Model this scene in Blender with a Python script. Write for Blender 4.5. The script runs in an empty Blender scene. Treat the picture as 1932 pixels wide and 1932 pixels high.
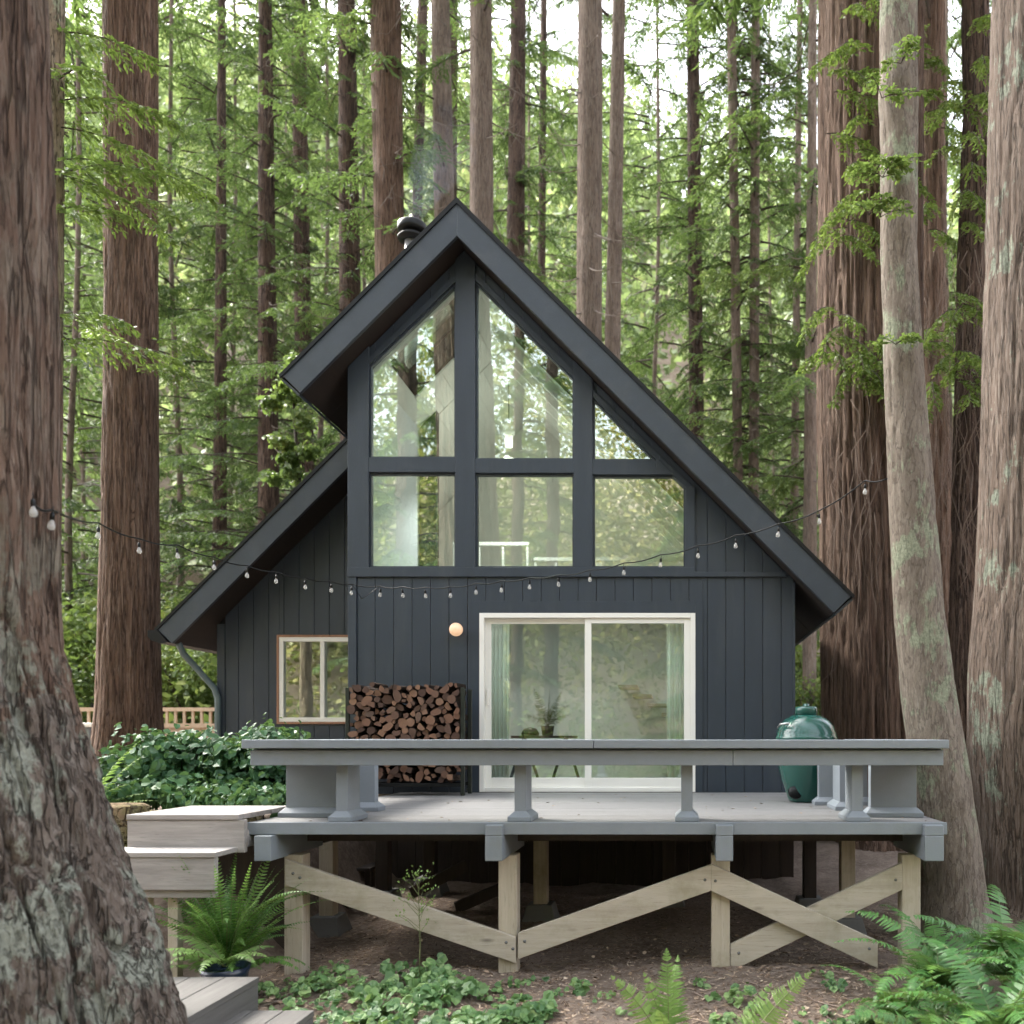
import bpy, bmesh, math, random
import numpy as np
from mathutils import Vector, Matrix

SC = bpy.context.scene
COL = SC.collection
rnd = random.Random(7)
R = math.radians

# ------------------------------------------------------------------ camera, sky, sun, exposure
EYE = 1.78            # eye height above the soil by the front posts
F = 1630.0            # focal length in pixels of a 1932 px wide picture
U0, V0 = 1280.0, 1392.0
cam_d = bpy.data.cameras.new("camera")
cam = bpy.data.objects.new("camera", cam_d)
COL.objects.link(cam)
cam.location = (0, 0, EYE)
cam.rotation_euler = (R(90), 0, 0)
cam_d.sensor_width = 36
cam_d.lens = 36 * F / 1932
cam_d.shift_x = (966 - U0) / 1932
cam_d.shift_y = (V0 - 966) / 1932
cam_d.clip_start = 0.05
cam_d.clip_end = 600
cam_d.dof.use_dof = True
cam_d.dof.focus_distance = 7.8
cam_d.dof.aperture_fstop = 1.4
SC.camera = cam

SUN_EL, SUN_AZ = R(47), R(-62)       # from the left and a little behind the cabin (azimuth from +Y towards +X)
w = bpy.data.worlds.new("World")
SC.world = w
w.use_nodes = True
wn = w.node_tree
bg = wn.nodes["Background"]
sky = wn.nodes.new("ShaderNodeTexSky")
sky.sky_type = 'NISHITA'
sky.sun_disc = False
sky.sun_elevation = SUN_EL
sky.sun_rotation = SUN_AZ
sky.dust_density = 4.0
sky.air_density = 1.0
hs = wn.nodes.new("ShaderNodeHueSaturation")
hs.inputs["Saturation"].default_value = 0.30
wn.links.new(sky.outputs[0], hs.inputs["Color"])
wn.links.new(hs.outputs[0], bg.inputs["Color"])
bg.inputs["Strength"].default_value = 0.15
sun_d = bpy.data.lights.new("sun", 'SUN')
sun_d.energy = 1.7
sun_d.angle = R(22)
sun_d.color = (1.0, 0.94, 0.85)
sun = bpy.data.objects.new("sun", sun_d)
COL.objects.link(sun)
sdir = Vector((math.sin(SUN_AZ) * math.cos(SUN_EL), math.cos(SUN_AZ) * math.cos(SUN_EL), math.sin(SUN_EL)))
sun.rotation_euler = sdir.to_track_quat('Z', 'Y').to_euler()
SC.view_settings.view_transform = 'Standard'
SC.view_settings.look = 'None'
SC.view_settings.gamma = 1
SC.view_settings.exposure = 3.05
try:
    SC.cycles.use_denoising = True
    SC.cycles.max_bounces = 8
    SC.cycles.diffuse_bounces = 4
    SC.cycles.glossy_bounces = 3
    SC.cycles.transparent_max_bounces = 12
    SC.cycles.volume_bounces = 0
    SC.cycles.use_adaptive_sampling = True
    SC.cycles.adaptive_threshold = 0.02
    SC.cycles.caustics_reflective = False
    SC.cycles.caustics_refractive = False
except Exception:
    pass

# ------------------------------------------------------------------ helpers
def P(u, v, Y):
    return Vector(((u - U0) * Y / F, Y, EYE + (V0 - v) * Y / F))

def px(u, Y):
    return (u - U0) * Y / F

def pz(v, Y):
    return EYE + (V0 - v) * Y / F

def tag(o, label=None, cat=None, group=None, kind=None):
    if label: o["label"] = label
    if cat: o["category"] = cat
    if group: o["group"] = group
    if kind: o["kind"] = kind
    return o

def empty(name, loc, label=None, cat=None, group=None, rz=0):
    o = bpy.data.objects.new(name, None)
    COL.objects.link(o)
    o.location = loc
    o.rotation_euler = (0, 0, rz)
    o.empty_display_size = 0.2
    return tag(o, label, cat, group)

def link(name, me, parent=None, loc=None):
    o = bpy.data.objects.new(name, me)
    COL.objects.link(o)
    if parent is not None:
        o.parent = parent
    if loc is not None:
        o.location = loc
    return o

class MB:
    """collects shapes in world coordinates; build() links them as one mesh object, stored relative to its parent's place"""
    def __init__(s):
        s.v, s.f, s.m, s.sm = [], [], [], []
    def add(s, vs, fs, mi=0, smooth=False):
        b = len(s.v)
        s.v += [tuple(x) for x in vs]
        for f in fs:
            s.f.append(tuple(b + i for i in f)); s.m.append(mi); s.sm.append(smooth)
        return s
    def box(s, x0, x1, y0, y1, z0, z1, mi=0):
        x0, x1 = min(x0, x1), max(x0, x1); y0, y1 = min(y0, y1), max(y0, y1); z0, z1 = min(z0, z1), max(z0, z1)
        vs = [(x0,y0,z0),(x1,y0,z0),(x1,y1,z0),(x0,y1,z0),(x0,y0,z1),(x1,y0,z1),(x1,y1,z1),(x0,y1,z1)]
        return s.add(vs, [(0,3,2,1),(4,5,6,7),(0,1,5,4),(1,2,6,5),(2,3,7,6),(3,0,4,7)], mi)
    def prism(s, poly, y0, y1, mi=0):
        """polygon in (x, z), counter-clockwise seen from the camera, pushed from y0 to y1"""
        a = sum(p[0]*q[1]-q[0]*p[1] for p, q in zip(poly, poly[1:]+poly[:1]))
        if a < 0: poly = poly[::-1]
        n = len(poly)
        vs = [(p[0], y0, p[1]) for p in poly] + [(p[0], y1, p[1]) for p in poly]
        fs = [tuple(range(n)), tuple(range(2*n-1, n-1, -1))]
        fs += [((i+1) % n, i, n+i, n+(i+1) % n) for i in range(n)]
        return s.add(vs, fs, mi)
    def bar(s, a, b, wd, th, up=(0,1,0), mi=0):
        """a plank from a to b; wd across, th along up"""
        a, b = Vector(a), Vector(b)
        d = (b-a).normalized(); up = Vector(up)
        sd = d.cross(up).normalized(); up = sd.cross(d).normalized()
        vs = []
        for p in (a, b):
            for i, j in ((-1,-1),(1,-1),(1,1),(-1,1)):
                vs.append(p + sd*(i*wd/2) + up*(j*th/2))
        return s.add(vs, [(0,1,2,3),(7,6,5,4),(1,0,4,5),(2,1,5,6),(3,2,6,7),(0,3,7,4)], mi)
    def tube(s, pts, r, n=8, mi=0, cap=True):
        pts = [Vector(p) for p in pts]
        rs = r if isinstance(r, (list, tuple)) else [r]*len(pts)
        vs = []
        ref = Vector((0.31, 0.2, 0.93))
        for i, p in enumerate(pts):
            d = (pts[min(i+1, len(pts)-1)] - pts[max(i-1, 0)]).normalized()
            if abs(d.dot(ref)) > 0.95: ref = Vector((1, 0.1, 0))
            a = d.cross(ref).normalized(); b = d.cross(a)
            for k in range(n):
                t = 2*math.pi*k/n
                vs.append(p + (a*math.cos(t) + b*math.sin(t))*rs[i])
        fs = []
        for i in range(len(pts)-1):
            for k in range(n):
                fs.append((i*n+k, i*n+(k+1) % n, (i+1)*n+(k+1) % n, (i+1)*n+k))
        s.add(vs, fs, mi, True)
        if cap:
            b0 = len(s.v)-len(vs)
            s.f += [tuple(b0+k for k in range(n-1, -1, -1)), tuple(b0+(len(pts)-1)*n+k for k in range(n))]
            s.m += [mi, mi]; s.sm += [False, False]
        return s
    def lathe(s, c, prof, n=32, mi=0, axis='z'):
        c = Vector(c); vs = []; fs = []
        for r, h in prof:
            for k in range(n):
                t = 2*math.pi*k/n
                q = Vector((r*math.cos(t), r*math.sin(t), h)) if axis == 'z' else Vector((r*math.cos(t), -h, r*math.sin(t)))
                vs.append(c + q)
        for i in range(len(prof)-1):
            for k in range(n):
                fs.append((i*n+k, i*n+(k+1) % n, (i+1)*n+(k+1) % n, (i+1)*n+k))
        return s.add(vs, fs, mi, True)
    def build(s, name, mats, parent=None, bevel=0.0, origin=None):
        if not isinstance(mats, (list, tuple)): mats = [mats]
        off = Vector(origin) if origin is not None else Vector((0,0,0))
        q = parent
        while q is not None:
            off = off + q.location; q = q.parent
        me = bpy.data.meshes.new(name)
        me.from_pydata([(x-off.x, y-off.y, z-off.z) for x, y, z in s.v], [], s.f)
        for m in mats: me.materials.append(m)
        me.polygons.foreach_set("material_index", s.m)
        me.polygons.foreach_set("use_smooth", s.sm)
        bm = bmesh.new(); bm.from_mesh(me)
        bmesh.ops.recalc_face_normals(bm, faces=bm.faces)
        bm.to_mesh(me); bm.free()
        o = link(name, me, parent, origin)
        if bevel > 0:
            b = o.modifiers.new("edge", 'BEVEL'); b.width = bevel; b.segments = 2; b.limit_method = 'ANGLE'; b.angle_limit = R(40)
        return o

def np_mesh(name, V, Q, mats, var=None, mi=None, smooth=False):
    """mesh from numpy: V (n,3), Q (m,4) quads"""
    me = bpy.data.meshes.new(name)
    n, m = len(V), len(Q)
    me.vertices.add(n); me.vertices.foreach_set("co", np.ascontiguousarray(V, dtype=np.float32).ravel())
    me.loops.add(m*4); me.loops.foreach_set("vertex_index", np.ascontiguousarray(Q, dtype=np.int32).ravel())
    me.polygons.add(m)
    me.polygons.foreach_set("loop_start", np.arange(0, m*4, 4, dtype=np.int32))
    me.polygons.foreach_set("loop_total", np.full(m, 4, dtype=np.int32))
    for x in (mats if isinstance(mats, (list, tuple)) else [mats]): me.materials.append(x)
    if mi is not None: me.polygons.foreach_set("material_index", np.ascontiguousarray(mi, dtype=np.int32))
    me.polygons.foreach_set("use_smooth", np.full(m, smooth, dtype=bool))
    me.update(calc_edges=True)
    if var is not None:
        a = me.attributes.new("var", 'FLOAT', 'FACE')
        a.data.foreach_set("value", np.ascontiguousarray(var, dtype=np.float32))
    return me

def _h(i, j, k, seed):
    n = (i*374761393 + j*668265263 + k*2147483647 + seed*1274126177) & 0xffffffff
    n = ((n ^ (n >> 13)) * 1274126177) & 0xffffffff
    n = (n ^ (n >> 16)) & 0xffffffff
    return n / 2147483648.0 - 1.0

def vnoise(p, seed=0):
    p = np.asarray(p, dtype=np.float64)
    i = np.floor(p).astype(np.int64); f = p - i; f = f*f*f*(f*(f*6-15)+10)
    out = 0
    for a in (0, 1):
        wa = f[:, 0] if a else 1-f[:, 0]
        for b in (0, 1):
            wb = f[:, 1] if b else 1-f[:, 1]
            for c in (0, 1):
                wc = f[:, 2] if c else 1-f[:, 2]
                out = out + wa*wb*wc*_h(i[:, 0]+a, i[:, 1]+b, i[:, 2]+c, seed)
    return out

def sm(a, b, t):
    t = np.clip((t-a)/(b-a), 0, 1)
    return t*t*(3-2*t)

# ------------------------------------------------------------------ materials
def L(h):
    h = h.lstrip('#')
    c = [int(h[i:i+2], 16)/255 for i in (0, 2, 4)]
    return tuple(x/12.92 if x <= 0.04045 else ((x+0.055)/1.055)**2.4 for x in c) + (1.0,)

def C(r, g, b):
    return (r, g, b, 1.0)

class G:
    def __init__(s, name):
        s.m = bpy.data.materials.new(name); s.m.use_nodes = True
        s.t = s.m.node_tree; s.t.nodes.clear()
        s.out = s.t.nodes.new("ShaderNodeOutputMaterial")
    def n(s, typ, ins=None, **pr):
        q = s.t.nodes.new("ShaderNode"+typ)
        for k, v in pr.items(): setattr(q, k, v)
        for k, v in (ins or {}).items():
            k = q.inputs[k]
            if isinstance(v, bpy.types.NodeSocket): s.t.links.new(v, k)
            elif isinstance(v, bpy.types.Node): s.t.links.new(v.outputs[0], k)
            else: k.default_value = v
        return q
    def ramp(s, fac, stops, interp='LINEAR'):
        q = s.t.nodes.new("ShaderNodeValToRGB"); cr = q.color_ramp; cr.interpolation = interp
        while len(cr.elements) < len(stops): cr.elements.new(0.5)
        for e, (p, c) in zip(cr.elements, stops):
            e.position = p; e.color = c if isinstance(c, (tuple, list)) else (c, c, c, 1)
        s.t.links.new(fac.outputs[0] if isinstance(fac, bpy.types.Node) else fac, q.inputs[0])
        return q
    def mix(s, fac, a, b, mode='MIX'):
        q = s.t.nodes.new("ShaderNodeMix"); q.data_type = 'RGBA'; q.blend_type = mode
        for k, v in ((0, fac), (6, a), (7, b)):
            if isinstance(v, bpy.types.Node):
                o = v.outputs[2] if v.bl_idname == "ShaderNodeMix" else v.outputs[0]
                s.t.links.new(o, q.inputs[k])
            elif isinstance(v, bpy.types.NodeSocket): s.t.links.new(v, q.inputs[k])
            else: q.inputs[k].default_value = v
        return q.outputs[2]
    def coord(s, scale=(1, 1, 1), kind="Object"):
        c = s.n("TexCoord")
        return s.n("Mapping", {"Vector": c.outputs[kind], "Scale": scale}).outputs[0]
    def noise(s, vec, scale, detail=4, rough=0.6, dist=0.0):
        return s.n("TexNoise", {"Vector": vec, "Scale": scale, "Detail": detail, "Roughness": rough, "Distortion": dist})
    def surf(s, sh):
        s.t.links.new(sh.outputs[0], s.out.inputs["Surface"]); return s.m

def paint(name, col, rough=0.5, var=0.12, bump=0.02, sx=(1, 1, 1), dirt=None):
    g = G(name); v = g.coord(sx)
    n1 = g.noise(v, 3, 6, 0.65); n2 = g.noise(v, 60, 4)
    lo = tuple(x*(1-var) for x in col[:3])+(1,); hi = tuple(min(1, x*(1+var)) for x in col[:3])+(1,)
    c = g.mix(n1.outputs[0], lo, hi)
    c = g.mix(g.ramp(n2, [(0.35, 0.0), (0.75, 0.35)]), c, lo)
    if dirt:
        c = g.mix(g.ramp(g.noise(v, 1.7, 8, 0.7), [(0.52, 0.0), (0.72, 0.6)]), c, dirt)
    b = g.n("Bump", {"Height": n2.outputs[0], "Strength": 0.35, "Distance": bump})
    return g.surf(g.n("BsdfPrincipled", {"Base Color": c, "Roughness": rough, "Normal": b.outputs[0]}))

def wood(name, c0, c1, axis='x', rough=0.75, grain=1.0, knots=True, green=None):
    g = G(name)
    sc = {'x': (0.6, 9, 9), 'y': (9, 0.6, 9), 'z': (9, 9, 0.6)}[axis]
    v = g.coord(sc); v1 = g.coord()
    n1 = g.noise(v, 2.2*grain, 7, 0.65, 0.4); n2 = g.noise(v, 11*grain, 5, 0.7); n3 = g.noise(v1, 1.3, 3)
    c = g.mix(g.ramp(n1, [(0.3, 0.0), (0.72, 1.0)]), c0, c1)
    dk = tuple(x*0.45 for x in c0[:3])+(1,)
    c = g.mix(g.ramp(n2, [(0.56, 0.0), (0.72, 0.6)]), c, dk)
    c = g.mix(g.ramp(n3, [(0.4, 0.0), (0.75, 0.4)]), c, tuple(x*0.7 for x in c1[:3])+(1,))
    if knots:
        vo = g.n("TexVoronoi", {"Vector": g.coord({'x': (1.5, 5, 5), 'y': (5, 1.5, 5), 'z': (5, 5, 1.5)}[axis]), "Scale": 1.0})
        c = g.mix(g.ramp(vo.outputs["Distance"], [(0.03, 0.85), (0.11, 0.0)]), c, tuple(x*0.25 for x in c0[:3])+(1,))
    if green:
        c = g.mix(g.ramp(g.noise(v1, 2.6, 8, 0.7), [(0.5, 0.0), (0.72, 0.6)]), c, green)
    b = g.n("Bump", {"Height": n2.outputs[0], "Strength": 0.5, "Distance": 0.004})
    return g.surf(g.n("BsdfPrincipled", {"Base Color": c, "Roughness": rough, "Normal": b.outputs[0]}))

def bark(name, c_lo, c_hi, c_grey, lichen=0.0, lich_col=None, fib=14.0, bump=0.03, moss=0.0, stretch=0.11, lich_scale=5.0, fiss=0.8, lich_top=None):
    g = G(name)
    v = g.coord((1, 1, stretch)); vo = g.coord((1, 1, 0.4)); vi = g.coord()
    n1 = g.noise(v, fib*0.45, 8, 0.68, 0.35); n2 = g.noise(v, fib*1.7, 6, 0.75, 0.2); n3 = g.noise(g.coord((1, 1, 0.25)), 1.6, 5, 0.65)
    c = g.mix(g.ramp(n1, [(0.36, 0.0), (0.62, 1.0)]), c_lo, c_hi)
    c = g.mix(g.ramp(n2, [(0.48, 0.0), (0.62, 0.85)]), c, c_grey)
    c = g.mix(g.ramp(n3, [(0.38, 0.0), (0.62, 0.55)]), c, c_lo)
    def fissure(sc, seed_off, wdt):
        nf = g.noise(g.n("Mapping", {"Vector": g.n("TexCoord").outputs["Object"], "Scale": (1, 1, stretch), "Location": (seed_off, 1.7, 0.3)}).outputs[0], sc, 3, 0.6, 0.25)
        ab = g.n("Math", {0: g.n("Math", {0: nf.outputs[0], 1: 0.5}, operation='SUBTRACT').outputs[0]}, operation='ABSOLUTE')
        return g.ramp(ab, [(0.0, 1.0), (wdt*0.5, 0.75), (wdt, 0.0)])
    f1 = fissure(fib*0.55, 3.1, 0.030); f2 = fissure(fib*1.25, 8.4, 0.022)
    dk = tuple(x*0.22 for x in c_lo[:3])+(1,)
    if moss > 0:
        c = g.mix(g.ramp(g.noise(vo, 2.0, 8, 0.75), [(0.62-0.25*moss, 0.0), (0.82-0.25*moss, 0.7)]), c, C(0.10, 0.12, 0.03))
    if lichen > 0:
        nl = g.noise(vo, lich_scale, 10, 0.78, 0.2); nm = g.noise(vi, lich_scale*0.2, 3)
        msk = g.n("Math", {0: nl.outputs[0], 1: nm.outputs[0]}, operation='ADD')
        k = 1.22 - 0.28*lichen
        msk = g.ramp(g.n("Math", {0: msk.outputs[0], 1: 0.5}, operation='MULTIPLY'), [(k*0.5-0.012, 0.0), (k*0.5+0.012, 0.9)])
        nv = g.noise(vi, 34, 5, 0.7)
        lc = g.mix(g.ramp(nv, [(0.35, 0.0), (0.65, 1.0)]), tuple(x*0.55 for x in lich_col[:3])+(1,), lich_col)
        mo = msk.outputs[0]
        if lich_top:
            zz = g.n("SeparateXYZ", {0: g.n("TexCoord").outputs["Object"]}).outputs[2]
            zz = g.n("MapRange", {0: zz, 1: lich_top+0.9, 2: lich_top-0.5, 3: 0.12, 4: 1.0})
            mo = g.n("Math", {0: mo, 1: zz.outputs[0]}, operation='MULTIPLY').outputs[0]
        c = g.mix(mo, c, lc)
    c = g.mix(g.n("Math", {0: f1.outputs[0], 1: fiss}, operation='MULTIPLY').outputs[0], c, dk)
    c = g.mix(g.n("Math", {0: f2.outputs[0], 1: fiss*0.6}, operation='MULTIPLY').outputs[0], c, dk)
    hgt = g.n("Math", {0: n1.outputs[0], 1: g.n("Math", {0: n2.outputs[0], 1: 0.6}, operation='MULTIPLY').outputs[0]}, operation='ADD')
    hgt = g.n("Math", {0: hgt.outputs[0], 1: g.n("Math", {0: f1.outputs[0], 1: 0.9*fiss}, operation='MULTIPLY').outputs[0]}, operation='SUBTRACT')
    hgt = g.n("Math", {0: hgt.outputs[0], 1: g.n("Math", {0: f2.outputs[0], 1: 0.5*fiss}, operation='MULTIPLY').outputs[0]}, operation='SUBTRACT')
    b = g.n("Bump", {"Height": hgt.outputs[0], "Strength": 1.0, "Distance": bump})
    return g.surf(g.n("BsdfPrincipled", {"Base Color": c, "Roughness": 0.9, "Specular IOR Level": 0.2, "Normal": b.outputs[0]}))

def leafy(name, ca, cb, cc=None, trans=0.4, rough=0.5, gloss=0.06, tcol=None):
    g = G(name)
    a = g.n("Attribute", attribute_name="var")
    stops = [(0.0, ca), (0.6, cb)] + ([(1.0, cc)] if cc else [])
    c = g.ramp(a.outputs["Fac"], stops)
    d = g.n("BsdfPrincipled", {"Base Color": c.outputs[0], "Roughness": rough, "Specular IOR Level": gloss*8})
    tc = g.mix(0.55, c.outputs[0], tcol or C(0.17, 0.25, 0.055))
    t = g.n("BsdfTranslucent", {"Color": tc})
    return g.surf(g.n("MixShader", {0: trans, 1: d.outputs[0], 2: t.outputs[0]}))

def plain(name, col, rough=0.5, metal=0.0, spec=0.5):
    g = G(name); v = g.coord()
    n = g.noise(v, 9, 5)
    c = g.mix(n.outputs[0], tuple(x*0.85 for x in col[:3])+(1,), tuple(min(1, x*1.12) for x in col[:3])+(1,))
    return g.surf(g.n("BsdfPrincipled", {"Base Color": c, "Roughness": rough, "Metallic": metal, "Specular IOR Level": spec}))

def glass(name, refl=0.3, tint=(0.90, 0.97, 0.92, 1)):
    g = G(name)
    n = g.noise(g.coord(), 1.1, 2)
    b = g.n("Bump", {"Height": n.outputs[0], "Strength": 0.06, "Distance": 0.03})
    a = g.n("BsdfTransparent", {"Color": tint})
    r = g.n("BsdfGlossy", {"Color": (0.95, 1, 0.97, 1), "Roughness": 0.0, "Normal": b.outputs[0]})
    return g.surf(g.n("MixShader", {0: refl, 1: a.outputs[0], 2: r.outputs[0]}))

M = {}
M['blue'] = paint("dark_blue_paint", C(0.027, 0.038, 0.053), 0.45, 0.26, 0.006, (2.2, 2.2, 0.35), dirt=C(0.050, 0.060, 0.070))
M['fascia'] = paint("fascia_paint", C(0.034, 0.045, 0.059), 0.40, 0.30, 0.006, (1.5, 1.5, 1.5), dirt=C(0.062, 0.070, 0.078))
M['soffit'] = wood("soffit_wood", C(0.012, 0.008, 0.006), C(0.022, 0.014, 0.010), 'y')
M['roofing'] = paint("roof_shingle", C(0.03, 0.033, 0.037), 0.9, 0.4, 0.02)
M['metal'] = plain("black_metal", C(0.012, 0.013, 0.014), 0.45, 0.6)
M['grey'] = paint("grey_deck_paint", C(0.195, 0.22, 0.245), 0.5, 0.14, 0.004, (1.6, 1.6, 1.6), dirt=C(0.165, 0.185, 0.175))
M['decking'] = paint("grey_decking_paint", C(0.175, 0.173, 0.172), 0.6, 0.12, 0.004, (0.5, 3, 1), dirt=C(0.14, 0.135, 0.13))
M['post'] = wood("weathered_post", C(0.38, 0.325, 0.245), C(0.52, 0.46, 0.37), 'z', knots=False, green=C(0.20, 0.18, 0.08))
M['brace'] = wood("weathered_brace", C(0.37, 0.32, 0.25), C(0.51, 0.46, 0.38), 'x', knots=True, green=C(0.22, 0.20, 0.11))
M['oldwood'] = wood("bleached_step_wood", C(0.23, 0.21, 0.197), C(0.37, 0.345, 0.322), 'x', grain=1.3)
M['plat'] = wood("grey_platform_wood", C(0.075, 0.07, 0.065), C(0.125, 0.118, 0.11), 'y', knots=False)
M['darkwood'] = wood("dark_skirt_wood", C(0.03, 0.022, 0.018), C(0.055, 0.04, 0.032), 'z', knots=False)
M['white'] = paint("white_vinyl", C(0.80, 0.79, 0.74), 0.35, 0.03, 0.002)
M['inwhite'] = paint("white_interior_paint", C(0.82, 0.82, 0.79), 0.6, 0.03, 0.002)
M['ingrey'] = paint("grey_interior_paint", C(0.76, 0.79, 0.84), 0.6, 0.04, 0.002)
M['cedar'] = wood("cedar_trim", C(0.26, 0.13, 0.075), C(0.38, 0.21, 0.125), 'z', knots=False)
M['floor'] = wood("floor_wood", C(0.50, 0.43, 0.35), C(0.62, 0.55, 0.46), 'y', knots=False)
M['glass'] = glass("window_glass", 0.26)
M['doorglass'] = glass("door_glass", 0.16)
M['sideglass'] = glass("side_window_glass", 0.5)
M['concrete'] = paint("concrete", C(0.15, 0.15, 0.145), 0.9, 0.2, 0.01)
M['fence'] = wood("fence_wood", C(0.42, 0.30, 0.20), C(0.55, 0.42, 0.30), 'z', knots=False)
M['green'] = None
# ------------------------------------------------------------------ ground
def ground_z(x, y, rough=True):
    x = np.asarray(x, dtype=float); y = np.asarray(y, dtype=float)
    bank = sm(-3.25, -3.75, x) * sm(6.9, 7.7, y)
    z = 1.0*bank + sm(7.5, 16, y)*0.5*(1-bank)
    z = z + np.maximum(0, y-16)*0.035
    crest = 1.0 + 0.10*vnoise(np.stack([x*0.03, x*0+3.3, x*0], -1).reshape(-1, 3), 5).reshape(x.shape) - 0.0035*np.clip(x+12, -20, 30)
    t = np.clip(y-36, 0, 58)
    z = z + t*0.97*crest*sm(0, 12, t)
    tb = np.clip(-y-14, 0, 40)
    z = z + tb*0.62*sm(0, 8, tb)
    z = z + np.clip(np.abs(x+1)-14, 0, 40)*0.12
    z = z - 0.10*sm(6.0, 4.2, y)*sm(-5, 3, y)
    if rough:
        p = np.stack([x, y, x*0], -1).reshape(-1, 3)
        z = z + (0.05*vnoise(p*0.9, 1) + 0.025*vnoise(p*3.1, 2) + 0.012*vnoise(p*9, 3)).reshape(x.shape)
    return z

def gz(x, y):
    return float(ground_z(np.array([x]), np.array([y]))[0])

def build_ground():
    xs = np.unique(np.concatenate([np.linspace(-150, -12, 40), np.linspace(-12, 8, 230), np.linspace(8, 150, 40)]))
    ys = np.unique(np.concatenate([np.linspace(-90, 2, 40), np.linspace(2, 14, 190), np.linspace(14, 36, 40), np.linspace(36, 160, 60)]))
    X, Y = np.meshgrid(xs, ys)
    Z = ground_z(X, Y)
    V = np.stack([X, Y, Z], -1).reshape(-1, 3)
    nx = len(xs); i = np.arange(len(ys)-1)[:, None]*nx + np.arange(nx-1)[None]
    Q = np.stack([i, i+1, i+nx+1, i+nx], -1).reshape(-1, 4)
    g = G("forest_soil"); v = g.coord()
    n1 = g.noise(v, 1.2, 6, 0.65); n2 = g.noise(v, 14, 8, 0.75, 0.6); n3 = g.noise(g.coord((1, 1.6, 1)), 55, 5, 0.8, 1.0)
    c = g.mix(g.ramp(n1, [(0.3, 0.0), (0.7, 1.0)]), C(0.15, 0.108, 0.084), C(0.30, 0.237, 0.192))
    c = g.mix(g.ramp(n2, [(0.45, 0.0), (0.65, 0.8)]), c, C(0.36, 0.295, 0.245))
    c = g.mix(g.ramp(n3, [(0.30, 0.8), (0.41, 0.0)]), c, C(0.05, 0.035, 0.027))
    c = g.mix(g.ramp(n3, [(0.60, 0.0), (0.70, 0.6)]), c, C(0.34, 0.26, 0.19))
    far = g.ramp(g.n("SeparateXYZ", {0: g.n("TexCoord").outputs["Object"]}).outputs[1], [(0.0, 0.0), (1.0, 1.0)])
    hgt = g.n("Math", {0: n2.outputs[0], 1: n3.outputs[0]}, operation='ADD')
    b = g.n("Bump", {"Height": hgt.outputs[0], "Strength": 1.0, "Distance": 0.03})
    m = g.surf(g.n("BsdfPrincipled", {"Base Color": c, "Roughness": 0.95, "Specular IOR Level": 0.15, "Normal": b.outputs[0]}))
    o = link("ground", np_mesh("ground", V, Q, m, smooth=True))
    tag(o, "brown forest soil strewn with needles, rising to a wooded hillside", "ground", kind="structure")
build_ground()

# ------------------------------------------------------------------ cabin
W = 9.9            # front wall plane
WW = 12.07         # wing wall plane
FY = 9.55          # front of the bargeboards
WFY = 11.5         # front of the wing's bargeboard
BACK = 18.5
RX = -2.449
RZ = 7.72
XR_E, XL_E, XW_E = 1.916, -4.38, -6.94   # right eave, upper left eave, wing eave
XL, XR, XW = -3.78, 1.337, -6.42         # wall faces
DZ = EYE - 0.624                          # deck level
def rz(x): return RZ - abs(x - RX)
def under(x): return rz(x) - 0.40
def wx(u): return px(u, W)
def wz(v): return pz(v, W)

cabin = empty("cabin", (-1.2, W, DZ), "dark blue A-frame timber cabin with tall gable windows and black roof edges", "cabin")

def slope_poly(x_end, t, x0=RX, top=0.0):
    """cross-section of one roof slope from x0 down to x_end, thickness t across the slope"""
    s = 1 if x_end > RX else -1
    k = t/math.sqrt(2)
    a = (x0, rz(x0)-top*math.sqrt(2)); b = (x_end - s*top/math.sqrt(2), rz(x_end)-top/math.sqrt(2))
    c = (x_end - s*(t+top)/math.sqrt(2), rz(x_end)-(t+top)/math.sqrt(2)); d = (x0, rz(x0)-(t+top)*math.sqrt(2))
    return [a, b, c, d]

def cut_ridge(poly):
    return poly

# roof slabs (with soffit underside as second material)
def roof_slab(name, x_end, y0, y1, x0=RX, t=0.24):
    m = MB(); m.prism(slope_poly(x_end, t, x0, 0.012), y0, y1, 1)
    s = 1 if x_end > RX else -1
    # roofing skin, a little proud at the ridge
    m.prism([(x0, rz(x0)+0.014), (x_end+s*0.02, rz(x_end)-s*0+0.014-0.02), (x_end+s*0.02, rz(x_end)-0.02), (x0, rz(x0)-0.012)], y0-0.02, y1, 0)
    return m.build(name, [M['roofing'], M['soffit']], cabin)
def band(name, xa, xb, y0, y1):
    """a strip of roof between two lines along the slope (leaves openings between strips, added to light the room)"""
    t = 0.24; k = t*math.sqrt(2); m = MB()
    if xb in (XR_E, XL_E):
        s = 1 if xb > RX else -1; a, b, c, d = slope_poly(xb, t, xa, 0.012)
        m.prism([a, b, c, d], y0, y1, 1)
    else:
        m.prism([(xa, rz(xa)-0.015), (xb, rz(xb)-0.015), (xb, rz(xb)-k-0.015), (xa, rz(xa)-k-0.015)], y0, y1, 1)
    m.prism([(xa, rz(xa)+0.014), (xb, rz(xb)+0.014), (xb, rz(xb)-0.012), (xa, rz(xa)-0.012)], y0, y1, 0)
    return m.build(name, [M['roofing'], M['soffit']], cabin)
SKY0, SKY1 = 10.35, 11.40  # unseen roof openings, added to let daylight into the room
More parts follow.
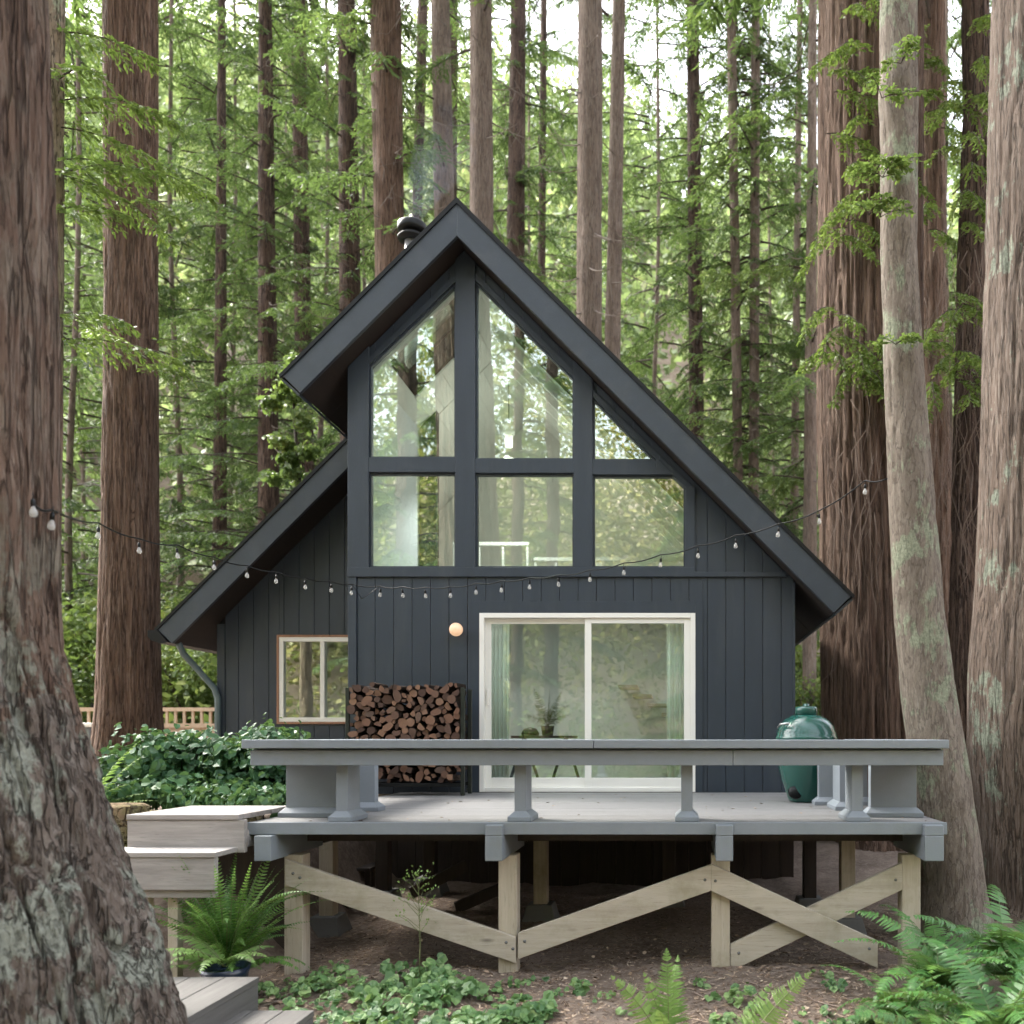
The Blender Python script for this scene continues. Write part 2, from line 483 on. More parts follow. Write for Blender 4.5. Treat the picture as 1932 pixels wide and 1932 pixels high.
def slope(xe, y0, y1, s0=None, s1=None):
    """one roof slope; s0..s1 along x is left open between SKY0 and SKY1 for an added, unseen roof light"""
    if s0 is None: return roof_slab("roof", xe, y0, y1)
    roof_slab("roof", xe, y0, SKY0); roof_slab("roof", xe, SKY1, y1)
    s = 1 if xe > RX else -1
    band("roof", RX+s*0.002, s0, SKY0+0.002, SKY1-0.022); band("roof", s1, xe, SKY0+0.002, SKY1-0.022)
    g = MB(); a, b = s0-s*0.01, s1+s*0.01
    g.prism([(a, rz(a)-0.08), (b, rz(b)-0.08), (b, rz(b)-0.09), (a, rz(a)-0.09)], SKY0, SKY1-0.02); g.build("skylight", M['glass'], cabin)
slope(XR_E, FY+0.052, BACK+0.4, RX+0.25, 0.75)
slope(XL_E, FY+0.052, WFY+0.06, RX-0.25, -3.55)
slope(XW_E, WFY+0.062, BACK+0.4)
def bargeboard(x_end, y0, y1, x0=RX):
    m = MB(); m.prism(slope_poly(x_end, 0.277, x0), y0, y1)
    m.build("bargeboard", M['fascia'], cabin, 0.006)
    d = MB(); s = 1 if x_end > RX else -1
    d.prism([(x0, rz(x0)+0.03), (x_end+s*0.03, rz(x_end)-0.0), (x_end+s*0.015, rz(x_end)-0.035), (x0, rz(x0)-0.035)], y0-0.018, y0+0.0)
    d.build("drip_edge", M['metal'], cabin)
bargeboard(XR_E, FY, FY+0.05)
bargeboard(XL_E, FY, FY+0.05)
bargeboard(XW_E, WFY, WFY+0.05, x0=XL_E+0.02)
# eave board closing the cut of the upper left eave, and the right eave board
for xe, y0, y1 in ((XL_E, FY+0.055, WFY-0.02), (XR_E, FY+0.055, BACK+0.3)):
    m = MB()
    s = 1 if xe > RX else -1; k = 0.25/math.sqrt(2)
    m.prism([(xe+s*0.012, rz(xe)-0.02), (xe+s*0.03, rz(xe)-0.04), (xe-s*k+s*0.018, rz(xe)-k-0.03), (xe-s*k, rz(xe)-k-0.012)], y0, y1)
    m.build("eave_board", M['fascia'], cabin)

# vertical boards with open grooves over a dark backing
GROOVE = 0.2115
def strips(x0, x1, zb, zt, y, first, openings=(), depth=0.03, brk=()):
    m = MB(); gap = 0.006
    g = []
    k = first
    while k > x0: k -= GROOVE
    while k < x1:
        if k > x0+0.01: g.append(k)
        k += GROOVE
    ed = sorted(set([x0, x1] + [b for b in brk if x0 < b < x1] + g + [e for o in openings for e in o[:2] if x0 < e < x1]))
    gs = set(g)
    for a, b in zip(ed, ed[1:]):
        if b-a < 0.012: continue
        aa = a + (gap/2 if a in gs else 0); bb = b - (gap/2 if b in gs else 0)
        mid = (a+b)/2
        segs = [((zb(aa+1e-5), zt(aa+1e-5)), (zb(bb-1e-5), zt(bb-1e-5)))]
        for (oa, ob, oz0, oz1) in openings:
            if oa < mid < ob:
                ns = []
                for (l0, l1), (r0, r1) in segs:
                    if l1 <= oz0 or l0 >= oz1: ns.append(((l0, l1), (r0, r1))); continue
                    if l0 < oz0: ns.append(((l0, oz0), (r0, oz0)))
                    if l1 > oz1: ns.append(((oz1, l1), (oz1, r1)))
                segs = ns
        for (l0, l1), (r0, r1) in segs:
            if l1-l0 < 0.005 and r1-r0 < 0.005: continue
            m.prism([(aa, l0), (bb, r0), (bb, max(r1, r0+0.002)), (aa, max(l1, l0+0.002))], y, y+depth)
    return m

def wall_back(x0, x1, zb, zt, y0, y1, openings, brk, mats_i=0):
    """the wall's core behind the boards"""
    m = MB()
    ed = sorted(set([x0, x1] + list(brk) + [e for o in openings for e in o[:2]]))
    ed = [e for e in ed if x0 <= e <= x1]
    for a, b in zip(ed, ed[1:]):
        mid = (a+b)/2
        cuts = sorted([o for o in openings if o[0] < mid < o[1]], key=lambda o: o[2])
        lo = (zb(a+1e-5), zb(b-1e-5))
        for o in cuts:
            if o[2] > lo[0]+0.005: m.prism([(a, lo[0]), (b, lo[1]), (b, o[2]), (a, o[2])], y0, y1)
            lo = (o[3], o[3])
        top = (zt(a+1e-5), zt(b-1e-5))
        if top[0] > lo[0]+0.004 or top[1] > lo[1]+0.004:
            m.prism([(a, lo[0]), (b, lo[1]), (b, top[1]), (a, top[0])], y0, y1)
    return m

# --- lower front wall
zband = wz(1088)
DX0, DX1, DTOP = wx(905), wx(1312), wz(1157)
door_open = (DX0, DX1, DZ-0.02, DTOP)
g0 = wx(707.8)
zb = lambda x: DZ-0.02
zt = lambda x: zband
strips(XL+0.1, XR-0.02, zb, zt, W, g0, [(wx(884), wx(1326), DZ-0.03, wz(1134))]).build("front_siding", M['blue'], cabin, 0.003)
wall_back(XL, XR, zb, zt, W+0.031, W+0.14, [door_open], []).build("front_wall", M['metal'], cabin)
# --- gable: piecewise window heads
def head(x):
    u = U0 + x*F/W
    def ln(a, b): return wz(a[1] + (b[1]-a[1])*(u-a[0])/(b[0]-a[0]))
    if u < 697: return zband
    if u < 860: return ln((697, 690), (860, 533))
    if u < 897: return zband
    if u < 1083: return ln((897, 530), (1083, 714))
    if u < 1118: return zband
    if u < 1272: return ln((1118, 750), (1272, 902))
    if u < 1293: return ln((1272, 899), (1293, 919))
    return zband
brk = [wx(q) for q in (697, 860, 897, 1083, 1118, 1272, 1293)] + [RX]
strips(XL+0.004, XR-0.004, head, lambda x: under(x)+0.02, W, g0, (), brk=brk).build("gable_siding", M['blue'], cabin, 0.002)
wall_back(XL+0.01, XR-0.01, head, lambda x: under(x)+0.05, W+0.031, W+0.10, (), brk).build("gable_wall", M['blue'], cabin)

def poly_px(pts, y0, y1, m):
    m.prism([(wx(u), wz(v)) for u, v in pts], y0, y1)
m = MB()
T0, T1 = W-0.028, W+0.085
def col(u0, u1, vb, vt0=None, vt1=None):
    x0, x1 = wx(u0), wx(u1)
    if x0 < RX < x1:
        m.prism([(x0, wz(vb)), (x1, wz(vb)), (x1, under(x1)+0.03), (RX, under(RX)+0.03), (x0, under(x0)+0.03)], T0, T1)
    else:
        m.prism([(x0, wz(vb)), (x1, wz(vb)), (x1, under(x1)+0.03), (x0, under(x0)+0.03)], T0, T1)
col(657.5, 697, 1071)
col(860, 897.5, 1071)
col(1083, 1118.5, 1071)
m.prism([(wx(1293), wz(1071)), (wx(1311), wz(1071)), (wx(1311), wz(918)), (wx(1293), wz(919))], T0, T1)
for a, b, t0, t1 in ((697, 860, 864, 892), (897.5, 1083, 867, 893.5), (1118.5, 1238, 868.5, 896.5)):
    m.prism([(wx(a), wz(t1)), (wx(b), wz(t1)), (wx(b), wz(t0)), (wx(a), wz(t0))], T0+0.003, T1)
m.prism([(wx(1238), wz(868.5)), (wx(1238), wz(896.5)), (wx(1272), wz(896.5)), (wx(1244), wz(868.5))], T0+0.003, T1)
def diag(u0, v0, u1, v1, wd=15):
    m.prism([(wx(u0), wz(v0)), (wx(u1), wz(v1)), (wx(u1), wz(v1-wd)), (wx(u0), wz(v0-wd))], T0+0.006, T1)
diag(697, 690, 860, 533); diag(897.5, 530.5, 1083, 714); diag(1118.5, 750.5, 1244, 874.4); diag(1244, 874.4, 1311, 937)
m.build("window_trim", M['blue'], cabin, 0.004)
m = MB()
m.prism([(wx(657.5), wz(1089)), (wx(1482), wz(1089)), (wx(1482), wz(1080)), (wx(1311), wz(1080)), (wx(1311), wz(1071)), (wx(657.5), wz(1071))], T0-0.006, T1)
m.prism([(XL, DZ-0.02), (XL+0.095, DZ-0.02), (XL+0.095, wz(1089)), (XL, wz(1089))], W-0.02, W+0.03)
m.prism([(XR-0.025, DZ-0.02), (XR, DZ-0.02), (XR, under(XR)+0.02), (XR-0.025, under(XR)+0.02)], W-0.012, W+0.03)
m.build("corner_trim", M['blue'], cabin, 0.004)
m = MB()
m.prism([(wx(884), DZ-0.02), (DX0, DZ-0.02), (DX0, wz(1134)), (wx(884), wz(1134))], W-0.014, W+0.03)
m.prism([(DX1, DZ-0.02), (wx(1326), DZ-0.02), (wx(1326), wz(1134)), (DX1, wz(1134))], W-0.014, W+0.03)
m.prism([(DX0, DTOP), (DX1, DTOP), (DX1, wz(1134)), (DX0, wz(1134))], W-0.014, W+0.03)
m.build("door_trim", M['blue'], cabin, 0.003)

# --- gable window panes
panes = [
    [(697, 864), (860, 864), (860, 533), (697, 690)],
    [(897.5, 867), (1083, 867), (1083, 714), (897.5, 530)],
    [(1118.5, 868.5), (1238, 868.5), (1118.5, 750)],
    [(697, 1071), (860, 1071), (860, 892), (697, 892)],
    [(897.5, 1071), (1083, 1071), (1083, 893.5), (897.5, 893.5)],
    [(1118.5, 1071), (1293, 1071), (1293, 918), (1272, 896.5), (1118.5, 896.5)],
]
for pts in panes:
    q = [(wx(u), wz(v)) for u, v in pts]
    cx = sum(p[0] for p in q)/len(q); cz = sum(p[1] for p in q)/len(q)
    # thin blue stop bead round the pane (window) and the pane as a sub-part
    mb = MB()
    inner = []
    n = len(q)
    a2 = sum(p[0]*r[1]-r[0]*p[1] for p, r in zip(q, q[1:]+q[:1]))
    if a2 < 0: q = q[::-1]
    def offs(d):
        out = []
        for i in range(n):
            p0, p1, p2 = Vector(q[i-1]), Vector(q[i]), Vector(q[(i+1) % n])
            e1 = (p1-p0).normalized(); e2 = (p2-p1).normalized()
            n1 = Vector((-e1.y, e1.x)); n2 = Vector((-e2.y, e2.x))
            k = (n1+n2); k = k/(1+n1.dot(n2))
            out.append(p1+k*d)
        return out
    qi = offs(0.020); qo = offs(-0.004)
    vs = [(p[0], W+0.012, p[1]) for p in qo] + [(p.x, W+0.012, p.y) for p in qi] + [(p[0], W+0.07, p[1]) for p in qo] + [(p.x, W+0.07, p.y) for p in qi]
    fs = []
    for i in range(n):
        j = (i+1) % n
        fs += [(i, j, n+j, n+i), (n+i, n+j, 3*n+j, 3*n+i), (2*n+j, 2*n+i, 3*n+i, 3*n+j)]
    mb.add(vs, fs)
    fr = mb.build("window", M['blue'], cabin)
    g = MB(); g.prism([(p.x, p.y) for p in offs(0.012)], W+0.045, W+0.051)
    g.build("pane", M['glass'], fr)

# --- sliding door
door = MB()
fw = 0.055
y0, y1 = W-0.022, W+0.10
zb_, zt_ = wz(1494), DTOP
door.box(DX0, DX0+fw, y0, y1, zb_, zt_); door.box(DX1-fw, DX1, y0, y1, zb_, zt_)
door.box(DX0+fw, DX1-fw, y0, y1, zt_-fw, zt_); door.box(DX0+fw, DX1-fw, y0+0.01, y1, zb_, zb_+0.05)
dj = door.build("sliding_door", M['white'], cabin, 0.004)
def sash(x0, x1, yy, st, name="door_panel", top=0.06, bot=0.11):
    m = MB()
    a, b = zb_+0.05, zt_-fw
    m.box(x0, x0+st, yy, yy+0.035, a, b); m.box(x1-st, x1, yy, yy+0.035, a, b)
    m.box(x0+st, x1-st, yy, yy+0.035, b-top, b); m.box(x0+st, x1-st, yy, yy+0.035, a, a+bot)
    o = m.build(name, M['white'], dj, 0.003)
    return o, (x0+st, x1-st, a+bot, b-top)
xm = wx(1109)
pl, ol = sash(DX0+fw, xm+0.035, W+0.045, 0.068)
pr, orr = sash(xm-0.035, DX1-fw, W+0.005, 0.075)
for (a, b, c, d), yy in ((ol, W+0.06), (orr, W+0.02)):
    g = MB(); g.box(a-0.01, b+0.01, yy, yy+0.006, c-0.01, d+0.01); g.build("door_pane", M['doorglass'], dj)
m = MB(); m.box(DX0+fw+0.02, DX0+fw+0.04, W+0.02, W+0.046, pz(1330, W), pz(1300, W)); m.build("door_handle", M['white'], dj, 0.004)
m = MB(); m.box(DX0-0.03, DX1+0.03, W-0.03, W+0.1, DZ-0.0, wz(1494)-0.001); m.build("door_sill", M['darkwood'], cabin)

# --- wing wall and its window
zwb = 0.75
wo = (px(527, WW), px(691, WW), pz(1362, WW), pz(1202, WW))
gw = px((900+90*0.5694)/1.9876, WW)
strips(XW+0.09, XL+0.4, lambda x: zwb, lambda x: under(x)+0.05, WW, gw, [wo], brk=()).build("wing_siding", M['blue'], cabin, 0.003)
wall_back(XW, XL+0.4, lambda x: zwb, lambda x: under(x)+0.08, WW+0.031, WW+0.13, [wo], []).build("wing_wall", M['metal'], cabin)
m = MB(); m.box(XW, XW+0.088, WW-0.015, WW+0.03, zwb, under(XW)+0.02); m.box(XW-0.02, XW-0.001, WW-0.015, WW+0.12, zwb, under(XW)+0.02)
m.build("corner_board", M['blue'], cabin, 0.003)
a, b, c, d = wo
m = MB(); t = 0.03
m.box(a-t, a, WW-0.02, WW+0.04, c-t, d+t); m.box(b, b+t, WW-0.02, WW+0.04, c-t, d+t); m.box(a, b, WW-0.02, WW+0.04, d, d+t); m.box(a, b, WW-0.03, WW+0.04, c-t, c)
wt = m.build("window_surround", M['cedar'], cabin, 0.003)
m = MB(); t = 0.062; xm2 = px(608, WW)
m.box(a, a+t, WW-0.01, WW+0.09, c, d); m.box(b-t, b, WW-0.01, WW+0.09, c, d); m.box(a+t, b-t, WW-0.01, WW+0.09, d-t, d); m.box(a+t, b-t, WW-0.01, WW+0.09, c, c+t)
m.box(xm2-0.03, xm2+0.03, WW, WW+0.09, c+t, d-t)
wf = m.build("sliding_window", M['white'], cabin, 0.003)
g = MB(); g.box(a+t-0.01, xm2, WW+0.03, WW+0.036, c+t-0.01, d-t+0.01); g.build("pane", M['sideglass'], wf)
g = MB(); g.box(xm2, b-t+0.01, WW+0.05, WW+0.056, c+t-0.01, d-t+0.01); g.build("pane", M['glass'], wf)

# --- side, back and inner walls
m = MB()
m.box(XL, XL+0.12, W+0.15, WW+0.03, 0.2, under(XL)+0.1)
m.build("side_wall", M['blue'], cabin)
m = MB()
for (ya, yb) in ((W+0.14, 11.2), (13.2, 14.5), (16.8, BACK)):
    m.box(XR-0.12, XR-0.0, ya, yb, 0.5, under(XR)+0.1)
for (ya, yb) in ((11.2, 13.2), (14.5, 16.8)):  # unseen openings put in this wall to light the room
    m.box(XR-0.12, XR-0.0, ya, yb, 0.5, DZ+0.8); m.box(XR-0.12, XR, ya, yb, DZ+2.05, under(XR)+0.1)
m.build("outer_wall", M['blue'], cabin)
m = MB(); m.box(XW, XW+0.12, WW+0.13, BACK, 0.5, under(XW)+0.1); m.build("outer_wall", M['blue'], cabin)
m = MB()
m.box(XL, XL+0.4, W+0.5, W+0.6, 0, 0.01)
# rear gable with a large unseen opening, put in to let daylight through
yb0 = BACK-0.12
m = MB()
m.prism([(XW, 0.6), (-5.2, 0.6), (-5.2, under(-5.2)), (XW, under(XW))], yb0, BACK)
m.prism([(XR, 0.6), (0.4, 0.6), (0.4, under(0.4)), (XR, under(XR))], yb0, BACK)
m.prism([(-5.2, 0.6), (0.4, 0.6), (0.4, DZ+0.25), (-5.2, DZ+0.25)], yb0, BACK)
m.box(-5.2, 0.4, yb0, BACK, DZ+2.3, DZ+2.55)
m.build("rear_wall", [M['inwhite']], cabin)
# floor, skirt
m = MB(); m.box(XL+0.1, XR-0.12, W+0.15, BACK-0.13, DZ-0.12, DZ+0.012); m.box(XW+0.12, XL+0.09, WW+0.14, BACK-0.13, DZ-0.12, DZ+0.012); m.build("interior_floor", M['floor'], cabin)
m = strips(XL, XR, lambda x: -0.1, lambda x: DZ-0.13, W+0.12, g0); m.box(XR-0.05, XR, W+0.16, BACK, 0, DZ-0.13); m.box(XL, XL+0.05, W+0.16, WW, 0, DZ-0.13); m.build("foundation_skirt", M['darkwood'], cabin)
# white ceiling boards under the slopes, white rafters on the slopes
def ceil(x_end, y0, y1, x0=RX, hole=None):
    m = MB(); s = 1 if x_end > x0 else -1
    k = abs(x_end-x0); nb = max(2, int(k/0.155)); h = 0.405
    for i in range(nb):
        a_ = x0+s*k*i/nb; b_ = x0+s*k*(i+1)/nb - s*0.006
        pl_ = [(a_, rz(a_)-h), (b_, rz(b_)-h), (b_, rz(b_)-h-0.03), (a_, rz(a_)-h-0.03)]
        if hole and min(hole) < (a_+b_)/2 < max(hole): m.prism(pl_, y0, SKY0); m.prism(pl_, SKY1, y1)
        else: m.prism(pl_, y0, y1)
    m.build("ceiling", M['inwhite'], cabin)
ceil(XR-0.13, W+0.15, BACK-0.13, RX, (RX+0.25, 0.75))
ceil(XL+0.13, W+0.15, WW+0.12, RX, (RX-0.25, -3.55))
ceil(XW+0.13, WW+0.14, BACK-0.13)
for i in range(5):
    yy = 11.5+0.62*i
    for xe in (XR-0.13,):
        s = 1 if xe > RX else -1; h = 0.436
        m = MB(); m.prism([(RX+s*0.005, rz(RX)-h-0.01), (xe, rz(xe)-h), (xe, rz(xe)-h-0.16), (RX+s*0.005, rz(RX)-h-0.17)], yy, yy+0.08); m.build("rafter", M['inwhite'], cabin)
# inner lining of the front, lower room partition, loft
m = MB()
m.box(XL+0.121, XL+0.16, W+0.15, WW+0.02, DZ+0.02, under(XL+0.16)-0.05)
m.box(XW+0.2, XR-0.13, 13.3, 13.4, DZ+0.013, DZ+2.41)
m.build("partition_wall", M['ingrey'], cabin)
m = MB(); m.box(XW+0.14, XR-0.13, 13.0, 14.8, DZ+2.42, DZ+2.62); m.build("loft_floor", M['inwhite'], cabin)
m = MB()
lz = DZ+2.62
for x0, x1, hh in ((-3.4, -2.25, 0.95), (-2.18, -1.2, 0.72), (-1.2, 0.9, 0.72)):
    m.box(x0, x1, 13.0, 13.06, lz+hh-0.05, lz+hh+0.0); m.box(x0, x1, 13.005, 13.055, lz+0.06, lz+0.1)
    n = int((x1-x0)/0.30)
    for i in range(n+1):
        xx = x0+0.025+(x1-x0-0.05)*i/n
        m.box(xx-0.018, xx+0.018, 13.01, 13.05, lz+0.1, lz+hh-0.05)
m.build("loft_railing", M['inwhite'], cabin)
m = MB(); m.prism([(XW+0.2, lz), (XR-0.2, lz), (XR-0.2, under(XR-0.2)-0.05), (RX, under(RX)-0.05), (XW+0.2, under(XW+0.2)-0.05)], 14.72, 14.8); m.build("loft_wall", M['inwhite'], cabin)
# stove pipe inside, flue outside
fx, fy_ = px(796, 12.2), 12.25
m = MB(); m.tube([(fx, fy_, DZ+1.2), (fx, fy_, under(fx)-0.05)], 0.085, 20); m.box(fx-0.16, fx+0.16, fy_-0.16, fy_+0.16, under(fx)-0.75, under(fx)-0.2); m.build("stove_pipe", M['metal'], cabin)
gx = px(778, fy_); zc = pz(457, fy_)
m = MB(); m.tube([(gx, fy_, rz(gx)-0.1), (gx, fy_, zc+0.02)], 0.105, 20)
ch = m.build("chimney", plain("galvanised_flue", C(0.50, 0.50, 0.51), 0.35, 0.7), cabin)
m = MB()
m.lathe((gx, fy_, zc), [(0.108, 0.0), (0.20, 0.03), (0.205, 0.05), (0.17, 0.085), (0.13, 0.09), (0.13, 0.12)], 28); m.build("chimney_collar", M['metal'], ch)
m = MB(); m.lathe((gx, fy_, zc), [(0.0, 0.119), (0.135, 0.12), (0.20, 0.15), (0.205, 0.17), (0.205, 0.235), (0.19, 0.25), (0.12, 0.285), (0.0, 0.295)], 28)
m.build("chimney_cap", M['metal'], ch)
# gutter and downspout on the wing eave
m = MB(); xe = XW_E
m.prism([(xe-0.11, rz(xe)-0.02), (xe-0.11, rz(xe)-0.10), (xe-0.07, rz(xe)-0.15), (xe+0.06, rz(xe)-0.20), (xe+0.16, rz(xe)-0.18), (xe+0.02, rz(xe)-0.02)], WFY-0.03, BACK+0.4)
m.build("gutter", M['metal'], cabin)
m = MB(); pipe = plain("green_grey_downspout", C(0.10, 0.14, 0.145), 0.45)
m.tube([(px(336, 11.7), 11.7, pz(1212, 11.7)), (px(345, 11.8), 11.8, pz(1232, 11.8)), (px(404, 12.0), 12.0, pz(1298, 12.0)), (px(411, 12.02), 12.02, pz(1318, 12.02)), (px(411, 12.02), 12.02, 0.9)], 0.042, 10)
m.build("downspout", pipe, cabin)

# ------------------------------------------------------------------ things in and on the cabin
# round wall lamp, lit
gl = P(861, 1188, W-0.10)
lamp = empty("wall_lamp", (gl.x, W, gl.z), "small round frosted globe lamp, lit warm, on the dark blue wall", "lamp")
m = MB(); m.lathe((gl.x, W-0.001, gl.z), [(0.0, 0.0), (0.05, 0.0), (0.05, 0.02), (0.03, 0.025), (0.03, 0.05)], 24, axis='y'); m.build("base", M['metal'], lamp)
g = G("lit_globe"); em = g.n("Emission", {"Color": (1.0, 0.62, 0.36, 1), "Strength": 0.085}); 
df = g.n("BsdfPrincipled", {"Base Color": (0.50, 0.36, 0.27, 1), "Roughness": 0.3})
ad = g.n("AddShader", {0: em.outputs[0], 1: df.outputs[0]}); gm = g.surf(ad)
m = MB(); rr = 0.076
m.lathe((gl.x, W-0.115, gl.z), [(rr*math.sin(t), -rr*math.cos(t)) for t in [math.pi*i/16 for i in range(17)]], 28, axis='y'); m.build("globe", gm, lamp)

# curtains
def curtain(u0, u1, y, label):
    x0, x1 = wx(u0), wx(u1); n = 60
    V = []; Q = []
    zs = [DZ+0.03, DZ+1.0, DTOP-0.06]
    for i in range(n+1):
        t = i/n; x = x0+(x1-x0)*t
        for z in zs:
            V.append((x, y+0.03*math.sin(t*math.pi*2*5+z*0.3), z))
    for i in range(n):
        for j in range(2): Q.append((i*3+j, (i+1)*3+j, (i+1)*3+j+1, i*3+j+1))
    g = G("sheer_curtain"); dd = g.n("BsdfDiffuse", {"Color": (0.92, 0.93, 0.92, 1)}); tt = g.n("BsdfTranslucent", {"Color": (0.92, 0.94, 0.92, 1)})
    mt = g.surf(g.n("MixShader", {0: 0.5, 1: dd.outputs[0], 2: tt.outputs[0]}))
    o = link("curtain", np_mesh("curtain", np.array(V), np.array(Q), mt, smooth=True)); s = o.modifiers.new("cloth", 'SOLIDIFY'); s.thickness = 0.004
    return tag(o, label, "curtain", "sheer curtains inside the sliding door")
curtain(916, 955, W+0.16, "sheer white curtain gathered at the door handle side of the sliding door")
curtain(1258, 1306, W+0.16, "sheer white curtain gathered at the fixed panel side, nearest the barbecue")

# pendant
pp = P(960, 822, 12.4)
pend = empty("pendant_lamp", pp, "white pendant lamp hanging inside behind the tall middle window", "lamp")
m = MB(); m.lathe(pp, [(0.03, 0.16), (0.085, 0.15), (0.09, 0.02), (0.06, 0.0), (0.055, -0.16), (0.0, -0.165)], 24); 
gq = G("lit_shade"); eq = gq.n("Emission", {"Color": (1.0, 0.93, 0.82, 1), "Strength": 0.02}); dq = gq.n("BsdfPrincipled", {"Base Color": (0.75, 0.75, 0.72, 1), "Roughness": 0.4})  # faint glow added to the shade so the pendant acts as lit
m.build("lamp_shade", gq.surf(gq.n("AddShader", {0: eq.outputs[0], 1: dq.outputs[0]})), pend)
pl_d = bpy.data.lights.new("pendant_light", 'SPOT'); pl_d.energy = 40; pl_d.spot_size = R(128); pl_d.spot_blend = 0.5; pl_d.color = (1.0, 0.97, 0.94); pl_d.shadow_soft_size = 0.12  # spot added below the pendant to brighten the rooms
pl_o = bpy.data.objects.new("pendant_light", pl_d); COL.objects.link(pl_o); pl_o.parent = pend; pl_o.location = (0, 0, -0.32)
pg_d = bpy.data.lights.new("shade_glow", 'POINT'); pg_d.energy = 4.5; pg_d.color = (1.0, 0.94, 0.85); pg_d.shadow_soft_size = 0.12  # fill light added below the shade to brighten ceiling and loft
pg_o = bpy.data.objects.new("shade_glow", pg_d); COL.objects.link(pg_o); pg_o.parent = pend; pg_o.location = (0, 0, -0.42)
m = MB(); m.tube([pp+Vector((0, 0, 0.15)), (pp.x, pp.y, rz(pp.x)-0.45)], 0.006, 6); m.build("cord", M['metal'], pend)

# indoor table and plant seen through the left door panel
ty = 11.3
tx0, tx1, tz = px(972, ty), px(1085, ty), pz(1388, ty)
tb = empty("table", ((tx0+tx1)/2, ty, DZ+0.012), "black trestle table inside behind the sliding door", "table")
m = MB(); m.box(tx0, tx1, ty-0.3, ty+0.3, tz-0.035, tz); m.build("table_top", M['metal'], tb, 0.004)
for xx in (tx0+0.12, tx1-0.12):
    for s in (-1, 1):
        m = MB(); m.bar((xx, ty+s*0.04, tz-0.035), (xx+s*0.16, ty+s*0.24, DZ+0.015), 0.035, 0.035); m.build("leg", M['metal'], tb)
m = MB(); m.lathe((px(1003, ty), ty-0.1, tz), [(0.0, 0.0), (0.11, 0.0), (0.12, 0.03), (0.08, 0.09), (0.0, 0.11)], 20)
tag(m.build("serving_bowl", M['metal']), "black rounded dish standing on the indoor trestle table", "dish")

pot = empty("potted_plant", (px(1032, 11.4), 11.45, DZ+0.75), "dark feathery branched houseplant on the indoor table", "plant")
pot.location.z = tz
m = MB(); m.lathe((px(1032, 11.4), 11.45, tz), [(0.0, 0.0), (0.07, 0.0), (0.09, 0.13), (0.08, 0.13), (0.0, 0.11)], 20); m.build("pot", M['metal'], pot)
PLANT = pot
# floating stair treads inside behind the right door panel
stairs = empty("staircase", (0.2, 12.9, DZ+0.012), "wooden stair treads descending inside behind the right door panel", "staircase")
for i in range(2, 8):
    x = px(1130+27*i, 12.75); z = pz(1258+17.5*i, 12.75)
    m = MB(); m.box(x-0.13, x+0.15, 12.6, 13.28, z-0.04, z); m.build("tread", M['floor'], stairs, 0.003)


# ------------------------------------------------------------------ deck
D0 = 6.35
dxl, dxr = px(463, D0), px(1786, D0)
deck = empty("deck", ((dxl+dxr)/2, 8.0, 0.0), "raised grey painted timber deck on braced posts before the cabin", "deck")
m = MB(); yy = D0+0.03; k = 0
while yy < W-0.03:
    wdt = 0.235 if k == 0 else 0.138
    y2 = min(yy+wdt, W-0.025)
    m.box(dxl, dxr, yy, y2, DZ-0.038, DZ-rnd.uniform(0, 0.002)); yy = y2+0.006; k += 1
m.build("deck_boards", M['decking'], deck, 0.004)
m = MB(); m.box(dxl-0.004, dxr+0.004, D0-0.002, D0+0.026, DZ-0.088, DZ+0.002); m.box(dxl-0.004, dxl+0.03, D0+0.03, W-0.03, DZ-0.09, DZ-0.04); m.box(dxr-0.03, dxr+0.004, D0+0.03, W-0.03, DZ-0.09, DZ-0.04)
m.build("rim_board", M['grey'], deck, 0.004)
bx = [px(495, 6.28), px(931, 6.28), px(1367, 6.28), px(1763, 6.28)]
for i, x in enumerate(bx):
    m = MB(); h = 0.062 if i < 3 else 0.07
    m.prism([(x-h, pz(1625, 6.28)), (x+h, pz(1625, 6.28)), (x+h, DZ-0.09), (x-h, DZ-0.09)], D0-0.07, 7.2)
    if i: m.box(x-h, x+h, D0-0.07, D0-0.004, DZ-0.09, DZ+(-0.012))
    m.build("beam", M['grey'], deck, 0.006)
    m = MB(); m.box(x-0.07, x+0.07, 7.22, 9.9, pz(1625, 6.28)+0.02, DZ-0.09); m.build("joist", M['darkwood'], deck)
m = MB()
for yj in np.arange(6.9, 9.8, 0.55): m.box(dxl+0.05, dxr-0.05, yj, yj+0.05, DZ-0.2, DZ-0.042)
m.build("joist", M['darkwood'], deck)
PY = 6.62
posts_px = [(561, 1840), (961, 1815), (1359, 1858), (1715, 1745)]
for i, (u, vb) in enumerate(posts_px):
    x = px(u, PY); m = MB(); hw = 0.07
    m.box(x-hw, x+hw, PY-0.07, PY+0.07, gz(x, PY)-0.12, pz(1623, 6.28)+0.002)
    m.build("post", M['post'], deck, 0.006)
